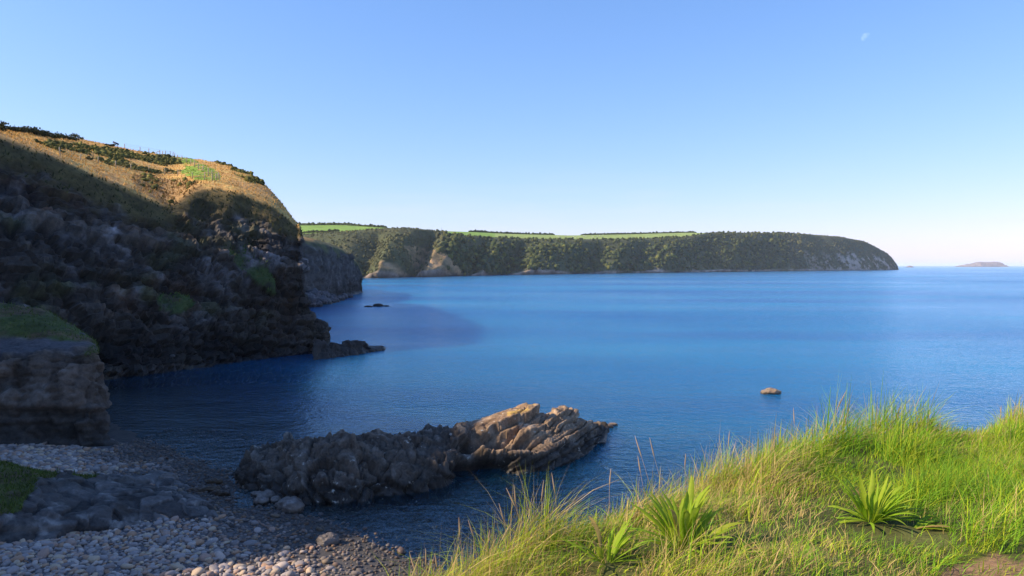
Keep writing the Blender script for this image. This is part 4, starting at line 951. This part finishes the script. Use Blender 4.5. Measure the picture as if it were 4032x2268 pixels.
def flower():
    b = P(4010, 1700, 7.2); b[2] = bank_z(b[:1], b[1:2])[0][0]; t = P(4014, 1664, 7.1) - b
    root = tag(empty('yellow_flower', b.tolist()), 'small yellow flower in the grass at the right edge', 'flower')
    link('stem', tube_mesh('stem', [t * s for s in np.linspace(0, 1, 5)], .002, (.12, .2, .03)), M_GRASS, root)
    for k in range(8):
        a = k * math.pi / 4; d = np.array([math.cos(a), -.35 + .2 * math.sin(a), math.sin(a)]); s = np.array([-math.sin(a), 0, math.cos(a)])
        v = np.array([t, t + d * .012 + s * .006, t + d * .026, t + d * .012 - s * .006, t + d * .012 + [0, -.003, 0]])
        link('petal', mesh_np('petal', v, np.array([[0, 1, 4], [1, 2, 4], [2, 3, 4], [3, 0, 4]]), np.tile(np.array([.8, .48, .02]), (5, 1)), smooth=False), M_GRASS, root)
flower()
def twig():
    Y = 4.22; q = [P(2795, 2128, Y), P(2822, 2140, Y - .01), P(2840, 2165, Y - .03), P(2868, 2185, Y - .05), P(2882, 2215, Y - .08)]
    b = q[-1].copy(); pts = [p - b for p in q]
    root = tag(empty('dead_twig', b.tolist()), 'pale dead twig lying beside the largest strap-leaved plant', 'twig')
    link('branch', tube_mesh('branch', pts, np.array([.003, .005, .006, .006, .004]), (.52, .40, .30)), M_TIMBER, root)
    link('side_branch', tube_mesh('side_branch', [pts[2], pts[2] + [.04, .0, -.01], pts[2] + [.07, -.01, -.05]], .003, (.48, .36, .27)), M_TIMBER, root)
twig()

# ------------------------------------------------------------------ plants, fences and bushes on the hill
HQ, HN, HT, HZ, HU, HV = HILL
def hill_at(u, v):
    d = (HU - u) ** 2 + (HV - v) ** 2 + 1e6 * ((HT < 5.3) | (HT > 8.02)); i, j = np.unravel_index(np.argmin(d), d.shape); return HQ[i, j]
def hill_tufts():
    e1 = HQ[1:, :-1] - HQ[:-1, :-1]; e2 = HQ[:-1, 1:] - HQ[:-1, :-1]; A = np.linalg.norm(np.cross(e1, e2), axis=-1)
    zn, uu, tt = HZ[:-1, :-1], HU[:-1, :-1], HT[:-1, :-1]
    ok = (zn >= 0) & (uu > -150) & (uu < 1200) & (tt < 8.4) & (HQ[:-1, :-1, 1] > 55)
    w = A * ok * np.where(zn == 5, 2.0, 1.0); w = w.ravel() / w.sum(); n = 27000
    i, j = np.unravel_index(rng.choice(len(w), n, p=w), ok.shape)
    p = HQ[i, j] + e1[i, j] * rng.random((n, 1)) + e2[i, j] * rng.random((n, 1)); z = zn[i, j]
    base = np.array([[.70, .39, .11], [.17, .155, .036], [.20, .34, .025], [.36, .22, .085], [.048, .052, .018], [.065, .11, .025]])[z] * rng.uniform(.55, 1.35, (n, 1))  # tufts under the shadow line get the same painted-in shade
    g2 = rng.random(n) < .18; base[g2] = base[g2] * .4 + np.array([.10, .085, .025])
    h = np.array([.28, .4, .2, .42, .4, .35])[z] * rng.uniform(.5, 1.4, n); wd = np.array([.10, .22, .12, .14, .14, .12])[z] * rng.uniform(.7, 1.5, n)
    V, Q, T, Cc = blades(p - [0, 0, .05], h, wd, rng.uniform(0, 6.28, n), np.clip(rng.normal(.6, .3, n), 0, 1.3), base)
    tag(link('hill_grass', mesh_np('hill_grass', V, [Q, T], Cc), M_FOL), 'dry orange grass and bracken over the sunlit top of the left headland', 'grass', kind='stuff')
    # gorse scrub: low lumps
    ok2 = ((zn == 1) | ((zn == 3) & (rng.random(zn.shape) < .12))) & ok; w = (A * ok2).ravel(); w /= w.sum(); n = 1300
    i, j = np.unravel_index(rng.choice(len(w), n, p=w), ok.shape); p = HQ[i, j] + e1[i, j] * rng.random((n, 1)) + e2[i, j] * rng.random((n, 1))
    r = .08 + .30 * rng.random(n) ** 1.8; var = lumps(ICO1, 8, 1500, 1.0, 2.2)
    cl = np.where((rng.random(n) < .3)[:, None], np.array([[.22, .19, .045]]), np.array([[.12, .12, .030]])) * rng.uniform(.5, 1.2, (n, 1))
    V, Fc, Cc = scatter(var, ICO1[1], p + [0, 0, .1], rand_rot(n), np.stack([r * 1.3, r * 1.3, r * .75], -1), cl)
    tag(link('gorse_scrub', mesh_np('gorse_scrub', V, Fc, Cc, smooth=False), M_FOL), 'low dark green gorse scrub in bands across the sunlit hill', 'scrub', kind='stuff')
hill_tufts()
def leaf_bush(name, label, base, rx, rz, n, colr, group, seed, lean=0.0):
    r = np.random.default_rng(seed); root = tag(empty(name, base.tolist()), label, 'bush', group)
    link('trunk', tube_mesh('trunk', [(0, 0, -.2), (.05, 0, rz * .35), (lean * .5, .05, rz * .8)], np.array([.09, .07, .03]), (.09, .07, .05)), M_TIMBER, root)
    k = 7; cc = r.normal(0, .5, (k, 3)) * [rx, rx * .6, rz * .5] + [0, 0, rz * .75]; cc[:, 0] += lean * cc[:, 2]
    c = cc[r.integers(0, k, n)] + r.normal(0, .24, (n, 3)) * [rx, rx, rz * .8]; c[:, 2] = np.maximum(c[:, 2], .05)
    d = r.normal(size=(n, 3)); d /= np.linalg.norm(d, axis=1, keepdims=True); e = np.cross(d, r.normal(size=(n, 3))); e /= np.linalg.norm(e, axis=1, keepdims=True); s = r.uniform(.10, .22, (n, 1)) * (.6 + .5 * rz)
    V = np.stack([c - d * s, c + e * s * .6, c + d * s, c - e * s * .6], 1).reshape(-1, 3)
    cl = np.repeat(np.array(colr)[None] * r.uniform(.5, 1.5, (n, 1)), 4, 0)
    link('crown', mesh_np('crown', V, np.arange(n * 4).reshape(-1, 4), cl, smooth=False), M_FOL, root)
BU = [(6, 505, 1.0, 1.1, 'leftmost dark bush on the hill skyline, at the picture edge'), (35, 508, .9, .9, 'second dark bush from the left edge on the hill skyline'), (68, 511, 1.2, .9, 'round dark bush just before the skyline gap on the hill'), (92, 515, 1.4, 1.2, 'thick dark bush in the middle of the skyline row'), (118, 519, 1.4, 1.1, 'broad dark bush right of the thickest one on the skyline'), (145, 524, 1.3, .9, 'low spreading bush in the skyline row'), (178, 530, 1.5, 1.2, 'wind-leaning bush with a spiky top on the skyline'), (215, 536, 1.4, .9, 'flat-topped bush towards the right of the skyline row'), (250, 540, 1.3, .9, 'thin sparse bush near the right end of the skyline row'), (287, 545, 1.6, 1.1, 'rounded bush ending the skyline row on the right'), (430, 566, 1.0, .45, 'low bush beside the dark tilted board on the skyline')]
for k, (u, v, rx, rz, lab) in enumerate(BU): leaf_bush('skyline_bush', lab, hill_at(u, v + 9), rx * .9, rz * .62, 420, (.05, .058, .024), 'bushes on the hill skyline', 1600 + k, .25)
def fence(label, spots, h, brace=None):
    pts = [hill_at(u, v) for u, v in spots]; b0 = pts[0]; root = tag(empty('wire_fence', b0.tolist()), label, 'fence', 'post and wire fences on the hill')
    me = None
    for k, p in enumerate(pts):
        r = np.random.default_rng(1700 + k)
        if me is None:
            x = .05; vv = np.array([(sx * x, sy * x, z) for z in (-.3, h - .06) for sx, sy in ((-1, -1), (1, -1), (1, 1), (-1, 1))] + [(0, 0, h)])
            me = mesh_np('post', vv, [np.array([[0, 1, 5, 4], [1, 2, 6, 5], [2, 3, 7, 6], [3, 0, 4, 7], [3, 2, 1, 0]]), np.array([[4, 5, 8], [5, 6, 8], [6, 7, 8], [7, 4, 8]])], np.tile(np.array([.42, .33, .22]), (9, 1)), smooth=False); me.materials.append(M_TIMBER)
        o = link('post', me, None, root, (p - b0).tolist()); o.rotation_euler = (r.normal(0, .04), r.normal(0, .05), r.uniform(0, 1.5)); s = r.uniform(.9, 1.1); o.scale = (1, 1, s)
    for hz in (.35, .7, 1.0):
        for a, b in zip(pts[:-1], pts[1:]):
            q = [(a - b0) * (1 - t) + (b - b0) * t + np.array([0, 0, hz * h - .08 * math.sin(math.pi * t)]) for t in np.linspace(0, 1, 4)]
            link('wire', tube_mesh('wire', q, .012, (.20, .19, .18), 3), M_TIMBER, root)
    if brace is not None:
        p = pts[brace] - b0
        link('brace', tube_mesh('brace', [p + [-1.6, -.3, .0], p + [0, -.1, h * .8]], .06, (.55, .46, .34), 5), M_TIMBER, root)
fence('upper post and wire fence running along the skyline and down past the green patch', [(492, 583), (548, 594), (591, 604), (631, 611), (640, 613), (654, 617), (666, 618), (679, 621), (691, 625), (703, 630), (716, 634), (730, 640), (746, 648), (763, 659), (781, 667), (800, 675), (819, 692), (838, 700), (854, 707), (865, 712)], 1.08, 3)
fence('lower post and wire fence along the dry grass just above the shadow edge', [(235, 615), (318, 633), (386, 643), (453, 658), (516, 669), (582, 677), (646, 690), (702, 695), (756, 703), (804, 709), (833, 713), (851, 713)], 1.0)
def board():
    b = hill_at(452, 575); root = tag(empty('board', b.tolist()), 'dark blue tilted board standing on the hill skyline', 'board')
    def bx(name, c, s, col, rot=0):
        v = np.array([(x, y, z) for z in (-.5, .5) for x, y in ((-.5, -.5), (.5, -.5), (.5, .5), (-.5, .5))]) * s; ca, sa = math.cos(rot), math.sin(rot)
        v = v @ np.array([[ca, 0, sa], [0, 1, 0], [-sa, 0, ca]]).T + c
        link(name, mesh_np(name, v, np.array([[0, 3, 2, 1], [4, 5, 6, 7], [0, 1, 5, 4], [1, 2, 6, 5], [2, 3, 7, 6], [3, 0, 4, 7]]), np.tile(np.array(col), (8, 1)), smooth=False), M_TIMBER, root)
    bx('panel', (0, 0, .75), (1.25, .06, .32), (.025, .03, .075), .42)
    bx('leg', (-.35, .05, .3), (.07, .07, .9), (.09, .07, .06)); bx('leg', (.35, .05, .15), (.07, .07, .75), (.09, .07, .06))
board()

# tufts on the buttress and the outcrop
def small_tufts():
    Vs, Qs, Ts, Cs = [], [], [], []; off = 0
    for (Q3, N3, gr), n, hh in ((NEARB, 9000, .22), (OUTC, 7000, .14)):
        w = (gr[:-1, :-1] > .5).astype(float); uu, vv = proj(Q3[:-1, :-1].reshape(-1, 3)); w = w.ravel() * (uu > -200); w /= w.sum()
        i, j = np.unravel_index(rng.choice(len(w), n, p=w), gr[:-1, :-1].shape)
        p = Q3[i, j] + (Q3[i + 1, j] - Q3[i, j]) * rng.random((n, 1)) + (Q3[i, j + 1] - Q3[i, j]) * rng.random((n, 1))
        V, Q, T, Cc = blades(p - [0, 0, .02], hh * rng.uniform(.5, 1.3, n), rng.uniform(.02, .05, n), rng.uniform(0, 6.28, n), np.clip(rng.normal(.6, .3, n), 0, 1.2), np.array([[.085, .115, .022]]) * rng.uniform(.6, 1.5, (n, 1)))
        Vs.append(V); Qs.append(Q + off); Ts.append(T + off); Cs.append(Cc); off += len(V)
    tag(link('ledge_grass', mesh_np('ledge_grass', np.concatenate(Vs), [np.concatenate(Qs), np.concatenate(Ts)], np.concatenate(Cs)), M_FOL), 'short shaded grass on the buttress hump and the low rock hump', 'grass', kind='stuff')
small_tufts()

# ------------------------------------------------------------------ hedges, sheep and pole on the far headland
FQ, FT, FU, FS, FR = FARH
def far_at(u, t):
    d = ((FU - u) / 10) ** 2 + ((FT - t) * 20) ** 2; i, j = np.unravel_index(np.argmin(d), d.shape); return FQ[i, j]
def hedge(label, u0, u1, t0, t1, r, seed):
    n = max(8, int((u1 - u0) / 3.2)); a = np.linspace(0, 1, n)
    p = np.array([far_at(u0 + (u1 - u0) * s, t0 + (t1 - t0) * s) for s in a]); b = p[0].copy(); rr = np.random.default_rng(seed)
    sc = r * rr.uniform(.7, 1.3, n)
    V, Fc, Cc = scatter(lumps(ICO1, 6, seed, .7, 1.8), ICO1[1], p - b + [0, 0, .3], rand_rot(n), np.stack([sc * 1.6, sc, sc], -1), np.array([[.05, .065, .025]]) * rr.uniform(.7, 1.3, (n, 1)))
    tag(link('hedgerow', mesh_np('hedgerow', V, Fc, Cc, smooth=False), M_WOOD, loc=b.tolist()), label, 'hedge', 'hedges on the far headland')
hedge('dark hedge along the top of the bright green left field', 1150, 1400, 5.97, 5.97, 2.0, 1801)
hedge('dark hedge on the skyline right of the green left field', 1380, 1520, 5.9, 5.9, 1.6, 1802)
hedge('dark hedge on the skyline above the small middle field', 1850, 2180, 5.97, 5.97, 1.7, 1803)
hedge('long dark hedge on the skyline above the sheep field', 2290, 2740, 5.97, 5.97, 1.9, 1804)
hedge('low hedge between the left green field and the scrub below', 1180, 1330, 4.35, 4.30, 1.3, 1805)
def sheep():
    v = ICO1[0]; body = v * [.62, .30, .33] + [0, 0, .62]; head = v * [.17, .12, .14] + [.72, 0, .78]
    V = [body, head]; Fs = [ICO1[1], ICO1[1] + len(v)]; C = [np.tile([.72, .70, .64], (len(v), 1)), np.tile([.6, .58, .54], (len(v), 1))]; off = 2 * len(v)
    bx = np.array([(x, y, z) for z in (0, .45) for x, y in ((-.05, -.05), (.05, -.05), (.05, .05), (-.05, .05))]); bf = np.array([[0, 1, 5], [0, 5, 4], [1, 2, 6], [1, 6, 5], [2, 3, 7], [2, 7, 6], [3, 0, 4], [3, 4, 7]])
    for sx in (-.36, .36):
        for sy in (-.16, .16): V.append(bx + [sx, sy, 0]); Fs.append(bf + off); C.append(np.tile([.45, .42, .38], (8, 1))); off += 8
    me = mesh_np('sheep', np.concatenate(V), np.concatenate(Fs), np.concatenate(C)); me.materials.append(M_FOL)
    for k in range(26):
        p = far_at(2195 + 190 * (k / 25) + rng.uniform(-6, 6), rng.uniform(4.6, 5.8)); o = link('sheep', me, None, None, (p + rng.normal(0, 2, 3) * [1, 1, 0]).tolist()); o.rotation_euler = (0, 0, rng.uniform(0, 6.28)); o.scale = (1.25, 1.25, 1.25)
        tag(o, 'tiny white sheep grazing in the pale field on the far headland', 'sheep', 'sheep in the far field')
sheep()
p = far_at(1741, 4.15); root = tag(empty('pole', p.tolist()), 'thin dark pole standing on the far headland skyline', 'pole')
link('shaft', tube_mesh('shaft', [(0, 0, -.3), (0, 0, 2), (0, 0, 4.6)], np.array([.16, .14, .11]), (.12, .10, .09), 6), M_TIMBER, root); link('cap', tube_mesh('cap', [(0, 0, 4.6), (0, 0, 4.75)], .17, (.10, .09, .08), 6), M_TIMBER, root)

# ------------------------------------------------------------------ the day moon
def moon():
    m, n, l, b = new_mat('moon_surface'); n.remove(b)
    tc = n.new('ShaderNodeTexCoord'); no = n.new('ShaderNodeTexNoise'); no.inputs['Scale'].default_value = 0.008; no.inputs['Detail'].default_value = 1; l.new(tc.outputs['Object'], no.inputs[0])
    cr = n.new('ShaderNodeMapRange'); cr.inputs[1].default_value = .4; cr.inputs[2].default_value = .6; cr.inputs[3].default_value = .035; cr.inputs[4].default_value = .085; l.new(no.outputs[0], cr.inputs[0])
    df = n.new('ShaderNodeBsdfDiffuse'); l.new(cr.outputs[0], df.inputs[0]); tr = n.new('ShaderNodeBsdfTransparent'); ad = n.new('ShaderNodeAddShader')   # sunlit face added over the bright air in front of it
    l.new(df.outputs[0], ad.inputs[0]); l.new(tr.outputs[0], ad.inputs[1]); l.new(ad.outputs[0], n['Material Output'].inputs[0])
    D = 30000.0; a, y, z = ray(3412, 148); d = np.array([a, y, z]); d = d / np.linalg.norm(d) * D
    fc = ICO3[1]; fc = fc[ICO3[0][fc].mean(1) @ SUNV > 0.04]            # by day only the sunlit face stands out from the air
    o = link('moon', mesh_np('moon', ICO3[0] * (D * 16 / F_PX), fc), m, None, (d + [0, 0, EYE]).tolist()); tag(o, 'pale daytime moon high in the blue sky on the right', 'moon')
moon()

# ------------------------------------------------------------------ the air
def haze():
    m = bpy.data.materials.new('sea_air'); m.use_nodes = True; n = m.node_tree.nodes; l = m.node_tree.links; n.remove(n['Principled BSDF'])
    pv = n.new('ShaderNodeVolumePrincipled'); pv.inputs['Density'].default_value = 5.5e-5; pv.inputs['Color'].default_value = (0.96, 0.98, 1.0, 1); pv.inputs['Anisotropy'].default_value = 0.0
    l.new(pv.outputs[0], n['Material Output'].inputs['Volume'])
    R_ = 140000.0; z0, z1 = -12.0, 80.0
    v = np.array([(x, y, z) for z in (z0, z1) for x, y in ((-R_, -R_), (R_, -R_), (R_, R_), (-R_, R_))])
    o = link('haze', mesh_np('haze', v, np.array([[0, 3, 2, 1], [4, 5, 6, 7], [0, 1, 5, 4], [1, 2, 6, 5], [2, 3, 7, 6], [3, 0, 4, 7]]), smooth=False), m)
    tag(o, 'thin pale sea haze over the bay', 'haze', kind='stuff')
haze()
